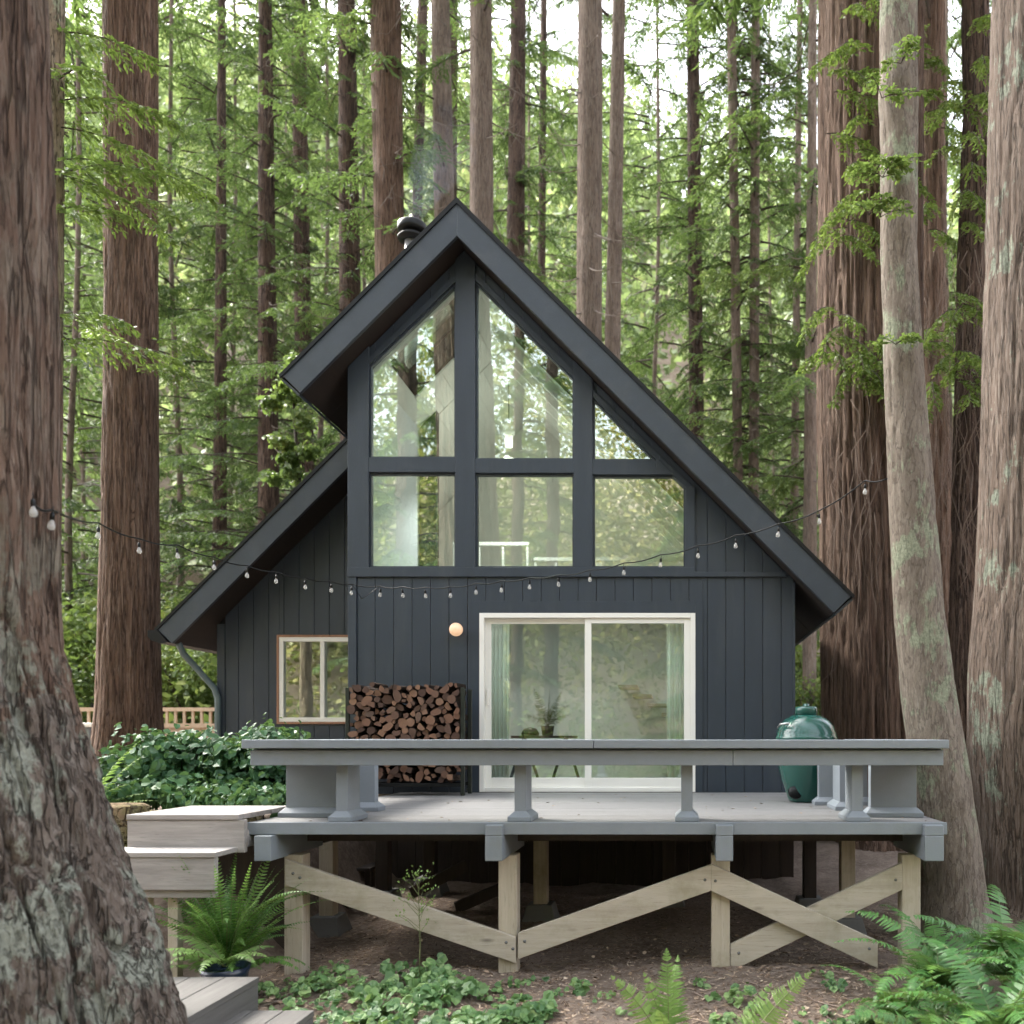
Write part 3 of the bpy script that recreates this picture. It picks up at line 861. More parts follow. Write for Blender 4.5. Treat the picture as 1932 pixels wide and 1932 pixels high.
for (u, yb, base) in ((620, 8.0, True), (724, 8.9, False), (1021, 8.4, False), (1262, 8.9, False), (1527, 8.9, False), (1598, 8.0, False), (812, 9.4, False)):
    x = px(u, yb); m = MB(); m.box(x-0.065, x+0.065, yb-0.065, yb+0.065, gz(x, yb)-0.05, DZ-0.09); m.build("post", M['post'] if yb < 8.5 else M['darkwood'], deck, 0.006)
    m = MB(); zg = gz(x, yb)
    m.add([(x-0.19, yb-0.19, zg-0.1), (x+0.19, yb-0.19, zg-0.1), (x+0.19, yb+0.19, zg-0.1), (x-0.19, yb+0.19, zg-0.1), (x-0.12, yb-0.12, zg+0.17), (x+0.12, yb-0.12, zg+0.17), (x+0.12, yb+0.12, zg+0.17), (x-0.12, yb+0.12, zg+0.17)],
          [(0,3,2,1),(4,5,6,7),(0,1,5,4),(1,2,6,5),(2,3,7,6),(3,0,4,7)])
    m.build("pier_block", M['concrete'], deck, 0.01)
BY = PY-0.095
def brace(a, b, y=BY, wd=0.185):
    m = MB(); A, B = P(a[0], a[1], y), P(b[0], b[1], y)
    # vertical end cuts
    d = (B-A); hv = wd/2/abs(math.cos(math.atan2(d.z, d.x)))
    m.prism([(A.x, A.z-hv), (B.x, B.z-hv), (B.x, B.z+hv), (A.x, A.z+hv)], y-0.022, y+0.022)
    return m.build("brace", M['brace'], deck, 0.004)
brace((540, 1645), (974, 1792)); brace((978, 1784), (1342, 1655)); brace((1342, 1655), (1655, 1800)); brace((1378, 1806), (1702, 1652), BY+0.05)

for (u, v, y) in ((553, 1648, BY), (566, 1656, BY), (955, 1778, BY), (968, 1790, BY), (990, 1776, BY), (1330, 1660, BY), (1350, 1662, BY), (1640, 1790, BY), (1394, 1798, BY+0.05), (1690, 1660, BY+0.05)):
    q = P(u, v, y-0.022); m = MB(); m.lathe((q.x, y-0.0215, q.z), [(0.0, 0.009), (0.007, 0.009), (0.008, 0.003), (0.012, 0.003), (0.012, 0.0)], 8, axis='y'); m.build("bolt", M['concrete'], deck)
# bench round the deck
bench = empty("bench", (px(1122, 6.5), 6.5, DZ), "long grey painted bench with a broad flat top round the deck edge", "bench")
CY = 6.30
cx0, cx1 = px(455, CY), px(1791, CY)
zc1, zc0 = pz(1395.5, CY), pz(1412, CY)
m = MB(); m.box(cx0, -0.622, CY, CY+0.42, zc0, zc1); m.box(-0.618, cx1, CY, CY+0.42, zc0, zc1-0.001)
m.build("seat", M['grey'], bench, 0.005)
m = MB(); m.box(cx0, cx0+0.43, CY+0.424, 9.0, zc0, zc1); m.build("seat", M['grey'], bench, 0.005)
m = MB(); m.box(cx1-0.43, cx1, CY+0.424, 8.05, zc0, zc1); m.build("seat", M['grey'], bench, 0.005)
SY = CY+0.05
s0, s1, zs1, zs0 = px(472, SY), px(1780, SY), zc0-0.002, pz(1444, SY)
m = MB(); m.box(s0, 0.398, SY, SY+0.04, zs0, zs1-0.012); m.box(0.402, s1, SY-0.001, SY+0.04, zs0, zs1-0.012); m.box(s0+0.045, s1-0.045, SY+0.045, SY+0.30, zs1-0.05, zs1); 
m.box(s0+0.045, s1-0.045, SY+0.305, SY+0.345, zs0, zs1-0.001)
m.build("apron", M['grey'], bench, 0.004)
m = MB(); m.box(s0, s0+0.04, SY+0.044, 8.9, zs0, zs1-0.002); m.box(s1-0.04, s1, SY+0.044, 8.0, zs0, zs1-0.002); m.build("apron", M['grey'], bench, 0.004)
def support(x0, x1, y0, y1, ft=0.045):
    m = MB(); zt = zs1-0.055 if y1-y0 > 0.2 else zs1-0.003
    zt = min(zt, zs1-0.055)
    m.box(x0, x1, y0, y1, DZ+0.07, zt)
    a = [(x0-ft, y0-ft, DZ+0.001), (x1+ft, y0-ft, DZ+0.001), (x1+ft, y1+ft, DZ+0.001), (x0-ft, y1+ft, DZ+0.001)]
    b = [(x, y, DZ+0.035) for x, y, _ in a]; c = [(x0-0.004, y0-0.004, DZ+0.075), (x1+0.004, y0-0.004, DZ+0.075), (x1+0.004, y1+0.004, DZ+0.075), (x0-0.004, y1+0.004, DZ+0.075)]
    vs = a+b+c; fs = [(0,3,2,1),(8,9,10,11)]
    for k in (0, 4):
        fs += [(k+i, k+(i+1) % 4, k+4+(i+1) % 4, k+4+i) for i in range(4)]
    m.add(vs, fs)
    return m.build("support", M['grey'], bench, 0.003)
for u in (646, 982, 1296, 1617):
    x = px(u, 6.46); support(x-0.043, x+0.043, 6.45, 6.70)
support(px(545, 6.85), px(545, 6.85)+0.46, 6.80, 6.89); support(px(545, 6.85), px(707, 7.35), 7.35, 7.44)
support(px(1640, 6.85), px(1726, 6.85), 6.80, 6.89); support(px(1545, 8.0), px(1545, 8.0)+0.45, 8.0, 8.09)
support(px(1583, 7.45), px(1583, 7.45)+0.09, 7.42, 7.75)

# firewood rack with its logs
RY = 9.28
rx0, rx1 = px(657, RY), px(868, RY)
rzb, rzt = DZ+0.14, pz(1297, RY)
rack = empty("firewood_rack", ((rx0+rx1)/2, RY+0.2, DZ), "tall black metal rack packed with split firewood beside the door", "rack")
dgm = plain("dark_green_metal", C(0.03, 0.035, 0.028), 0.5, 0.5)
for x in (rx0-0.02, rx1+0.02):
    for y in (RY+0.04, RY+0.36):
        m = MB(); m.box(x-0.02, x+0.02, y-0.02, y+0.02, DZ+0.002, rzt); m.build("upright", dgm, rack, 0.003)
m = MB()
for y in (RY+0.04, RY+0.36): m.box(rx0-0.001, rx1+0.001, y-0.02, y+0.02, rzb-0.045, rzb-0.005)
m.build("shelf", M['metal'], rack, 0.003)
g = G("log_end"); oi = g.n("ObjectInfo"); v = g.coord((1, 0.2, 1)); nn = g.noise(v, 26, 6, 0.7, 0.5); vv = g.n("Mapping", {"Vector": g.n("TexCoord").outputs["Object"], "Location": (0, 0, 0)})
base = g.ramp(oi.outputs["Random"], [(0.0, C(0.05, 0.025, 0.016)), (0.3, C(0.105, 0.058, 0.038)), (0.6, C(0.18, 0.09, 0.053)), (0.85, C(0.27, 0.15, 0.09)), (1.0, C(0.09, 0.06, 0.045))])
c = g.mix(g.ramp(nn, [(0.35, 0.75), (0.6, 0.0)]), base.outputs[0], C(0.06, 0.03, 0.02))
M['logend'] = g.surf(g.n("BsdfPrincipled", {"Base Color": c, "Roughness": 0.85}))
M['logbark'] = bark("log_bark", C(0.05, 0.03, 0.02), C(0.11, 0.07, 0.05), C(0.12, 0.10, 0.08))
lr = random.Random(3)
placed = []
def log_ok(x, z, r):
    if x-r*0.85 < rx0 or x+r*0.85 > rx1 or z-r*0.9 < rzb: return False
    for (a, b, q) in placed:
        if (a-x)**2+(b-z)**2 < ((q+r)*0.82)**2: return False
    return True
for r_, tries, mx in ((0.056, 500, 22), (0.047, 4000, 85), (0.039, 12000, 130), (0.029, 14000, 90)):
    n = 0
    for _ in range(tries):
        r = r_*lr.uniform(0.88, 1.12); x = lr.uniform(rx0, rx1)
        top = rzt + 0.045 + 0.015*math.sin(x*7)
        z = lr.uniform(rzb, top-r)
        if log_ok(x, z, r):
            placed.append((x, z, r)); n += 1
            if n >= mx: break
placed = placed[:296]
log_mesh = []
for k in range(14):
    n = 12; kind = k % 4
    ring = []
    for i in range(n):
        t = 2*math.pi*i/n; q = lr.uniform(0.86, 1.08)
        x, z = q*math.cos(t), q*math.sin(t)
        if kind == 1: z = max(z, -0.25)
        if kind == 2: x = max(x, -0.3); z = max(z, -0.35)
        if kind == 3: x *= 1.25; z *= 0.72
        ring.append((x, z))
    me = bpy.data.meshes.new("firewood_log")
    vs = [(x, -0.2, z) for x, z in ring] + [(x*1.04, 0.2, z*1.04) for x, z in ring]
    fs = [tuple(range(n)), tuple(range(2*n-1, n-1, -1))] + [((i+1) % n, i, n+i, n+(i+1) % n) for i in range(n)]
    me.from_pydata(vs, [], fs); me.materials.append(M['logend']); me.materials.append(M['logbark'])
    me.polygons.foreach_set("material_index", [0, 0]+[1]*n)
    log_mesh.append(me)
for (x, z, r) in placed:
    o = bpy.data.objects.new("firewood_log", lr.choice(log_mesh)); COL.objects.link(o)
    o.location = (x, RY+0.2+lr.uniform(-0.035, 0.03), z); o.scale = (r, lr.uniform(0.9, 1.0), r)
    o.rotation_euler = (lr.uniform(-0.06, 0.06), lr.uniform(0, 6.28), lr.uniform(-0.06, 0.06))
    tag(o, "split reddish firewood log stacked end-on in the black rack", "log", "firewood logs stacked in the rack")

# kamado barbecue
kx, ky = px(1521, 8.45), 8.45
bbq = empty("kamado_grill", (kx, ky, DZ), "glossy green egg shaped ceramic barbecue standing at the deck end", "barbecue")
gg = G("green_ceramic"); vv = gg.n("TexVoronoi", {"Vector": gg.coord(), "Scale": 90.0}); nn = gg.noise(gg.coord(), 4, 4)
c = gg.mix(nn.outputs[0], C(0.007, 0.060, 0.047), C(0.011, 0.088, 0.070))
b = gg.n("Bump", {"Height": vv.outputs["Distance"], "Strength": 0.25, "Distance": 0.003})
kg = gg.surf(gg.n("BsdfPrincipled", {"Base Color": c, "Roughness": 0.22, "Coat Weight": 0.5, "Normal": b.outputs[0]}))
s_ = 8.45/F
H = lambda v: pz(v, 8.45)-DZ
m = MB(); m.lathe((kx, ky, DZ), [(0.0, 0.004), (0.165, 0.004), (0.172, 0.02), (0.20, 0.10), (0.25, 0.25), (0.285, 0.40), (0.297, 0.50), (0.298, 0.585)], 48); body = m.build("body", kg, bbq)
m = MB(); m.lathe((kx, ky, DZ), [(0.299, 0.60), (0.305, 0.605), (0.305, 0.63), (0.297, 0.64), (0.29, 0.67), (0.265, 0.74), (0.215, 0.80), (0.15, 0.838), (0.105, 0.85)], 48); lid = m.build("lid", kg, bbq)
m = MB(); m.lathe((kx, ky, DZ), [(0.10, 0.848), (0.112, 0.852), (0.112, 0.905), (0.104, 0.925), (0.06, 0.93), (0.035, 0.935), (0.03, 0.955), (0.0, 0.958)], 32); m.build("vent_cap", kg, bbq)
m = MB(); m.lathe((kx, ky, DZ), [(0.3, 0.584), (0.304, 0.588), (0.304, 0.600), (0.3, 0.604)], 48); m.build("band", M['metal'], bbq)
m = MB()
m.tube([(kx-0.29, ky-0.12, DZ+0.72), (kx-0.27, ky-0.16, DZ+0.755), (kx-0.2, ky-0.24, DZ+0.76)], 0.012, 8)
m.build("handle", plain("steel", C(0.5, 0.5, 0.5), 0.3, 1.0), bbq)
dx, dyv = -0.115, -0.155
m = MB(); m.lathe((kx+dx-0.01, ky+dyv-0.02, DZ+0.10), [(0.0, 0.0), (0.062, 0.0), (0.066, -0.04), (0.066, -0.09)], 20, axis='y'); m.build("draft_door", M['metal'], bbq)

# ------------------------------------------------------------------ wooden landing, steps and platform at the left
land = empty("landing_steps", (px(350, 6.25), 6.3, 0.0), "bleached timber landing with a lower step beside the deck", "steps")
ly = 6.28
m = MB(); x0, x1 = px(240, ly), px(461, ly)
m.box(x0, x1, ly, ly+0.05, pz(1609, ly), pz(1547, ly)); m.box(x1-0.05, x1, ly+0.052, 7.1, pz(1600, ly), DZ-0.05)
m.build("riser_board", M['oldwood'], land, 0.005)
m = MB(); 
for i in range(5): m.box(x0, dxl-0.01 + 0.0, ly-0.01+i*0.17, ly+0.155+i*0.17, pz(1547, ly)+0.001, pz(1540, ly)+0.012)
m.build("tread", M['oldwood'], land, 0.004)
l2 = 5.98
m = MB(); a0, a1 = px(180, l2), px(405, l2)
m.box(a0, a1, l2, l2+0.05, pz(1680, l2), pz(1618, l2)); m.box(a0, a1, l2+0.03, l2+0.05, pz(1690, l2)-0.02, pz(1680, l2)-0.002); m.build("riser_board", M['oldwood'], land, 0.005)
m = MB(); m.box(a0, px(452, ly)-0.01, l2-0.01, ly-0.004, pz(1618, l2)+0.001, pz(1612, l2)+0.014); m.build("tread", M['oldwood'], land, 0.004)
for u in (286, 341):
    x = px(u, 6.2); m = MB(); m.box(x-0.035, x+0.035, 6.1, 6.17, -0.05, pz(1690, l2)); m.build("post", M['post'], land, 0.004)
m = MB(); x = px(380, 7.2); m.box(px(300, 7.3), px(560, 7.3), 7.3, 7.35, -0.1, DZ-0.12); m.build("side_panel", M['darkwood'], land)

pf = empty("wooden_platform", (-3.1, 5.2, 0.0), "grey plank platform with a lower step at the foot of the big trunk", "platform")
pzt = 0.24
pyb = F*(EYE-pzt)/(1843-V0)
xr = px(489, pyb)
m = MB(); k = 6; wd = 0.22
for i in range(6): m.box(xr-(i+1)*wd+0.006, xr-i*wd, 4.2, pyb, pzt-0.038, pzt)
m.build("planks", M['plat'], pf, 0.004)
m = MB(); m.box(xr-0.04, xr-0.004, 4.2, pyb-0.004, -0.06, pzt-0.04); m.box(xr-1.3, xr-0.042, pyb-0.04, pyb-0.004, -0.06, pzt-0.04); m.build("side_board", M['plat'], pf, 0.004)
m = MB(); zt2 = 0.085; y2 = F*(EYE-zt2)/(1906-V0); xr2 = px(593, y2)
for i in range(3): m.box(xr2-(i+1)*0.19+0.006, xr2-i*0.19, 4.2, y2, zt2-0.036, zt2)
m.box(xr2-0.03, xr2-0.002, 4.2, y2-0.01, -0.12, zt2-0.038); m.box(xr2-0.55, xr2-0.034, y2-0.04, y2-0.01, -0.12, zt2-0.038)
m.build("lower_step", M['plat'], pf, 0.004)

# mossy log edging the bed
m = MB(); lg = bark("mossy_log", C(0.16, 0.10, 0.06), C(0.30, 0.21, 0.12), C(0.33, 0.27, 0.18), moss=0.9, stretch=1.0, fib=9)
xa, xb = px(196, 7.15), px(470, 7.15)
pts = [(xa+(xb-xa)*i/16, 7.15+0.03*math.sin(i), pz(1527, 7.15)-0.13+0.01*math.sin(i*1.7)) for i in range(17)]
m.tube(pts, [0.13+0.01*math.sin(i*2.1) for i in range(17)], 16)
tag(m.build("edging_log", lg), "mossy brown log lying along the ivy bed edge", "log")
sx, sy = px(212, 6.75), 6.75
m = MB(); m.lathe((sx, sy, 0), [(0.30, -0.1), (0.27, 0.2), (0.25, 0.6), (0.25, pz(1522, 6.75)), (0.22, pz(1518, 6.75)), (0.0, pz(1517, 6.75))], 26)
tag(m.build("tree_stump", lg), "mossy upright stump end between the big trunk and bleached steps", "stump")

# fence and white topped tub far left
fy = 17.5
fence = empty("fence", (px(280, fy), fy, 1.0), "brown board fence with an open baluster top behind the ivy", "fence")
fx0, fx1 = px(60, fy), px(425, fy)
m = MB(); n = int((fx1-fx0)/0.155)
for i in range(n): m.box(fx0+i*0.155, fx0+i*0.155+0.148, fy, fy+0.02, 0.9, pz(1372, fy))
m.build("boards", M['fence'], fence)
m = MB(); m.box(fx0, fx1, fy-0.04, fy+0.06, pz(1342, fy), pz(1335, fy)); m.box(fx0, fx1, fy-0.04, fy+0.06, pz(1373, fy), pz(1365, fy)); m.build("rail", M['fence'], fence)
for i in range(int((fx1-fx0)/0.176)):
    x = fx0+0.1+i*0.176; m = MB(); m.box(x-0.024, x+0.024, fy-0.02, fy+0.02, pz(1365, fy), pz(1342, fy)); m.build("baluster", M['fence'], fence)
hy = 15.0
m = MB(); x0, x1 = px(120, hy), px(205, hy)
tubb = empty("hot_tub", ((x0+x1)/2, hy+0.6, 1.0), "dark grey tub with a white lid by the fence", "tub")
m.box(x0, x1, hy, hy+1.2, 0.9, pz(1372, hy)); m.build("tub_body", plain("tub_grey", C(0.10, 0.105, 0.115), 0.6), tubb, 0.02)
m = MB(); m.box(x0-0.03, x1+0.03, hy-0.03, hy+1.23, pz(1372, hy)+0.002, pz(1364, hy)); m.build("lid", M['white'], tubb, 0.01)

# pale storage bin and boards stored under the deck
by = 9.3
m = MB(); m.box(px(585, by), px(632, by), by, by+0.3, pz(1636, by), pz(1596, by)); m.box(px(583, by), px(634, by), by-0.02, by+0.32, pz(1596, by)+0.001, pz(1592, by))
o = m.build("storage_bin", plain("pale_blue_plastic", C(0.62, 0.68, 0.78), 0.4), None, 0.01); tag(o, "pale blue plastic bin on a shelf beneath the deck", "bin")
m = MB(); m.box(px(560, by), px(700, by), by-0.05, by+0.4, pz(1642, by), pz(1637, by)); 
for u in (566, 694): m.box(px(u, by)-0.03, px(u, by)+0.03, by, by+0.06, gz(px(u, by), by)-0.05, pz(1642, by)-0.001)
tag(m.build("low_shelf", M['darkwood']), "dark timber shelf under the deck carrying the pale bin", "shelf")
pr_ = random.Random(11)
for i, (u, v) in enumerate(((820, 1655), (905, 1690), (690, 1735))):
    A = P(u-45, v+30, 8.6); B = P(u+60, v-22, 8.9); m = MB(); A.z = max(A.z, gz(A.x, A.y)+0.03)
    m.bar(A, B, 0.12, 0.03, (0, 1, 0.3)); tag(m.build("loose_board", M['darkwood']), ("dark loose plank leaning under the deck behind the flowering weed", "short dark plank leaning under the deck near the middle post", "dark plank lying low behind the concrete pier block")[i], "plank")
# ------------------------------------------------------------------ string lights
bulb_px = [(185,1010),(263,1038),(335,1048),(404,1070),(466,1085),(521,1096),(576,1107),(625,1113),(663,1118),(717,1122),(760,1123),(803,1124),(850,1123),(898,1117),(946,1113),(999,1107),(1054,1102),(1113,1093),(1177,1080),(1246,1065),(1317,1048),(1388,1029),(1468,1008),(1546,983),(1632,927)]
def sY(u):
    if u < 683: return 4.9 + (9.6-4.9)*((u-90)/(683-90))**0.62
    return 9.6 - (9.6-7.35)*((u-683)/(1672-683))
strg = empty("string_lights", P(683, 1128, 9.6), "dark cord of clear bulbs strung between the trunks across the cabin front", "string lights")
m = MB()
tops = []
for (u, v) in bulb_px:
    Y = sY(u); dv = 0.093*F/Y
    tops.append(P(u, v-dv, Y))
ctrl = [P(60, 948, 4.12), P(97, 962, 4.30)] + tops + [P(1674, 903, 7.3)]
line = []
for a, b in zip(ctrl, ctrl[1:]):
    for i in range(4):
        t = i/4; q = a.lerp(b, t); q.z -= 0.02*math.sin(math.pi*t); line.append(q)
line.append(ctrl[-1])
m.tube(line, 0.006, 5)
for k in (9, 11): m.tube([tops[8 if k == 9 else 9], P(683, 1130, 9.84)], 0.004, 5)
m.build("cord", M['metal'], strg)
g = G("clear_bulb"); tr = g.n("BsdfTransparent", {"Color": (0.9, 0.9, 0.88, 1)}); gl_ = g.n("BsdfPrincipled", {"Base Color": (0.8, 0.8, 0.78, 1), "Roughness": 0.05})
M['bulb'] = g.surf(g.n("MixShader", {0: 0.30, 1: tr.outputs[0], 2: gl_.outputs[0]}))
m = MB(); m.lathe((0, 0, 0), [(0.0, -0.045), (0.018, -0.042), (0.029, -0.028), (0.031, -0.012), (0.024, 0.012), (0.015, 0.03), (0.014, 0.04)], 14)
mb = m.build("bulb", M['bulb'], strg); bulb_me = mb.data
m = MB(); m.lathe((0, 0, 0), [(0.0, 0.1), (0.012, 0.098), (0.017, 0.085), (0.018, 0.04), (0.0, 0.036)], 10); m.tube([(0, 0, 0.097), (0, 0, 0.15)], 0.004, 5)
ms = m.build("socket", M['metal'], strg); sock_me = ms.data
for me in (bulb_me, sock_me):
    co = np.empty(len(me.vertices)*3); me.vertices.foreach_get("co", co); co = co.reshape(-1, 3) + np.array(strg.location); me.vertices.foreach_set("co", co.ravel())
bpy.data.objects.remove(mb); bpy.data.objects.remove(ms)
pts = [P(63, 965, 4.12), P(97, 990, 4.30)] + [P(u, v, sY(u)) for u, v in bulb_px]
for q in pts:
    b = link("bulb", bulb_me, strg, q - strg.location); b.rotation_euler = (rnd.uniform(-0.12, 0.12), rnd.uniform(-0.12, 0.12), 0); b.scale = (0.62, 0.62, 0.62)
    link("socket", sock_me, b)

# ------------------------------------------------------------------ leaf machinery
def quads_from(pos, d, nrm, ln, wd):
    """one rhombic leaf per row"""
    sd = np.cross(d, nrm); sd /= np.linalg.norm(sd, axis=1, keepdims=True)+1e-9
    n = len(pos); V = np.empty((n, 4, 3))
    V[:, 0] = pos; V[:, 2] = pos + d*ln[:, None]
    mid = pos + d*(ln*0.45)[:, None]
    V[:, 1] = mid + sd*wd[:, None]; V[:, 3] = mid - sd*wd[:, None]
    return V.reshape(-1, 3), np.arange(n*4).reshape(n, 4)

def broad_from(pos, d, nrm, ln, wd, fold=0.25):
    """broad leaf of two folded halves per row"""
    sd = np.cross(d, nrm); sd /= np.linalg.norm(sd, axis=1, keepdims=True)+1e-9
    up = np.cross(sd, d); n = len(pos); V = np.empty((n, 6, 3))
    V[:, 0] = pos; V[:, 1] = pos + d*ln[:, None] - up*(ln*0.12)[:, None]
    for k, s in ((2, 1), (4, -1)):
        V[:, k] = pos + d*(ln*0.12)[:, None] + s*sd*(wd*0.85)[:, None] + up*(wd*fold)[:, None]
        V[:, k+1] = pos + d*(ln*0.62)[:, None] + s*sd*(wd*0.95)[:, None] + up*(wd*fold)[:, None]
    b = (np.arange(n)*6)[:, None]
    Q = np.concatenate([b+np.array([[0, 2, 3, 1]]), b+np.array([[0, 1, 5, 4]])], 1).reshape(-1, 4)
    return V.reshape(-1, 3), Q

def unit(a): return a/(np.linalg.norm(a, axis=-1, keepdims=True)+1e-9)

class Fol:
    """collects leaves and twig stems"""
    def __init__(s, seed): s.r = np.random.default_rng(seed); s.V = []; s.Q = []; s.var = []; s.mi = []; s.n = 0
    def put(s, V, Q, var, mi=0):
        s.V.append(V); s.Q.append(Q+s.n); s.n += len(V); s.var.append(var); s.mi.append(np.full(len(Q), mi))
    def stem(s, pts, r0, r1, mi=1):
        pts = np.asarray(pts); n = len(pts); V = []
        d = np.gradient(pts, axis=0); d = unit(d)
        a = unit(np.cross(d, np.array([0.13, 0.31, 0.94]))); b = np.cross(d, a)
        rr = np.linspace(r0, r1, n)[:, None]
        k = 4
        for j in range(k):
            t = 2*math.pi*j/k; V.append(pts+(a*math.cos(t)+b*math.sin(t))*rr)
        V = np.stack(V, 1).reshape(-1, 3)
        Q = [(i*k+j, i*k+(j+1) % k, (i+1)*k+(j+1) % k, (i+1)*k+j) for i in range(n-1) for j in range(k)]
        s.put(V, np.array(Q), np.full(len(Q), 0.5), mi)
    def branch(s, p0, d, Lb, droop=0.25, tw=0.13, twl=0.55, leaf=0.13, lw=0.16, hang=0.35, bare=0.15, tone=0.5, stem_r=0.02, dens=1.0):
        r = s.r; n = max(5, int(Lb/tw)); t = np.linspace(bare, 1, n)
        d = np.asarray(d, float); d = d/np.linalg.norm(d)
        pts = np.asarray(p0)[None] + d[None]*(Lb*t)[:, None]; pts[:, 2] -= droop*Lb*t**2
        tan = np.repeat(d[None], n, 0); tan[:, 2] -= 2*droop*t; tan = unit(tan)
        sd = unit(np.cross(tan, np.array([0, 0, 1.0])))
        ts = np.linspace(0, 1, 7); sp = np.asarray(p0)[None]+d[None]*(Lb*ts)[:, None]; sp[:, 2] -= droop*Lb*ts**2
        s.stem(sp, stem_r, 0.004)
        m = max(3, int(twl/(leaf*0.55)*dens))
        P_, D_, T_ = [], [], []
        for sg in (-1, 1):
            tl = twl*(1-0.62*t)*r.uniform(0.55, 1.2, n)
            td = unit(tan*0.65 + sg*sd*0.8 + np.array([0, 0, -hang]) + r.normal(0, 0.16, (n, 3)))
            for k in range(m):
                f = (k+0.5)/m
                q = pts + td*(tl*f)[:, None]; q[:, 2] -= 0.30*hang*tl*f*f*2
                P_.append(q); D_.append(td); T_.append(f*np.ones(n))
        Pp = np.concatenate(P_); Dd = np.concatenate(D_); nn = len(Pp)
        for sg in (-1, 1):
            side = unit(np.cross(Dd, np.array([0, 0, 1.0])))
            ld = unit(Dd*0.75 + sg*side*0.7 + r.normal(0, 0.22, (nn, 3)) + np.array([0, 0, -0.15]))
            nr = unit(np.array([0, 0, 1.0])[None] + r.normal(0, 0.45, (nn, 3)))
            ln = leaf*r.uniform(0.6, 1.25, nn)
            V, Q = quads_from(Pp, ld, nr, ln, ln*lw)
            s.put(V, Q, np.clip(tone + r.normal(0, 0.16, nn) + 0.15*np.concatenate(T_) - 0.07, 0, 1))
    def blob(s, c, rad, n, leaf=0.09, clumps=14, tone=0.5, wide=0.38, spread=0.30):
        r = s.r; c = np.asarray(c, float); rad = np.asarray(rad, float)
        cc = unit(r.normal(0, 1, (clumps, 3)))*r.uniform(0.45, 1.0, (clumps, 1))
        ct = r.normal(0, 0.16, clumps)
        k = r.integers(0, clumps, n)
        q = cc[k] + r.normal(0, spread, (n, 3)); 
        pos = c + q*rad
        out = unit(q + r.normal(0, 0.5, (n, 3)) + np.array([0, 0, 0.35]))
        d = unit(np.cross(out, r.normal(0, 1, (n, 3))) + np.array([0, 0, -0.35]))
        ln = leaf*r.uniform(0.4, 1.45, n)
        V, Q = broad_from(pos, d, out, ln, ln*wide)
        v = np.clip(tone + ct[k] + r.normal(0, 0.12, n), 0, 1)
        s.put(V, Q, np.repeat(v, 2))
    def mesh(s, name, mats):
        return np_mesh(name, np.concatenate(s.V), np.concatenate(s.Q), mats, np.concatenate(s.var), np.concatenate(s.mi))

M['needle'] = leafy("conifer_needles", C(0.020, 0.048, 0.022), C(0.056, 0.102, 0.034), C(0.145, 0.19, 0.052), 0.45)
M['bright'] = leafy("bright_needles", C(0.05, 0.09, 0.015), C(0.11, 0.17, 0.025), C(0.20, 0.24, 0.04), 0.45)
M['broad'] = leafy("broad_leaves", C(0.05, 0.09, 0.02), C(0.12, 0.18, 0.04), C(0.24, 0.26, 0.06), 0.45)
M['hillleaf'] = leafy("hillside_leaves", C(0.16, 0.21, 0.11), C(0.29, 0.35, 0.17), C(0.48, 0.48, 0.22), 0.48)  # paleness of distant haze put into the leaf colour
M['golden'] = leafy("golden_leaves", C(0.10, 0.12, 0.03), C(0.22, 0.21, 0.06), C(0.42, 0.34, 0.12), 0.4)  # gold of sunlight put into the leaf colour
M['ivy'] = leafy("ivy_leaves", C(0.022, 0.075, 0.030), C(0.055, 0.145, 0.06), C(0.13, 0.22, 0.09), 0.25, 0.5, 0.05)
M['fern'] = leafy("fern_pinnae", C(0.035, 0.115, 0.030), C(0.080, 0.205, 0.045), C(0.17, 0.32, 0.060), 0.35, 0.45)
M['fernlight'] = leafy("pale_fern_pinnae", C(0.10, 0.20, 0.05), C(0.16, 0.28, 0.07), C(0.24, 0.36, 0.10), 0.4, 0.5)
M['ground_leaf'] = leafy("creeper_leaves", C(0.045, 0.12, 0.04), C(0.12, 0.23, 0.075), C(0.26, 0.38, 0.14), 0.35, 0.45)
M['twig'] = plain("twig_bark", C(0.045, 0.032, 0.024), 0.9)
M['stem'] = plain("green_stem", C(0.12, 0.14, 0.05), 0.7)

RED = bark("redwood_bark", C(0.10, 0.060, 0.042), C(0.195, 0.125, 0.088), C(0.25, 0.19, 0.15), fib=26, bump=0.03, stretch=0.06, fiss=0.65)
RED2 = bark("grey_redwood_bark", C(0.13, 0.095, 0.075), C(0.22, 0.17, 0.137), C(0.29, 0.25, 0.215), fib=30, bump=0.02, stretch=0.10, fiss=0.45)
DARK = bark("dark_redwood_bark", C(0.065, 0.042, 0.033), C(0.13, 0.086, 0.064), C(0.165, 0.126, 0.102), fib=26, bump=0.03, stretch=0.07)
GIANT = bark("giant_bark", C(0.085, 0.053, 0.038), C(0.16, 0.106, 0.076), C(0.20, 0.148, 0.115), fib=26, bump=0.03, stretch=0.05, fiss=0.55)
LICH = bark("lichen_bark", C(0.12, 0.098, 0.078), C(0.19, 0.16, 0.13), C(0.24, 0.21, 0.178), 0.48, C(0.25, 0.275, 0.195), fib=24, bump=0.010, stretch=0.25, lich_scale=11, fiss=0.4)
LICH2 = bark("light_lichen_bark", C(0.085, 0.062, 0.048), C(0.145, 0.110, 0.088), C(0.18, 0.153, 0.132), 0.30, C(0.22, 0.25, 0.195), fib=24, bump=0.02, stretch=0.08, lich_scale=9, fiss=0.6)
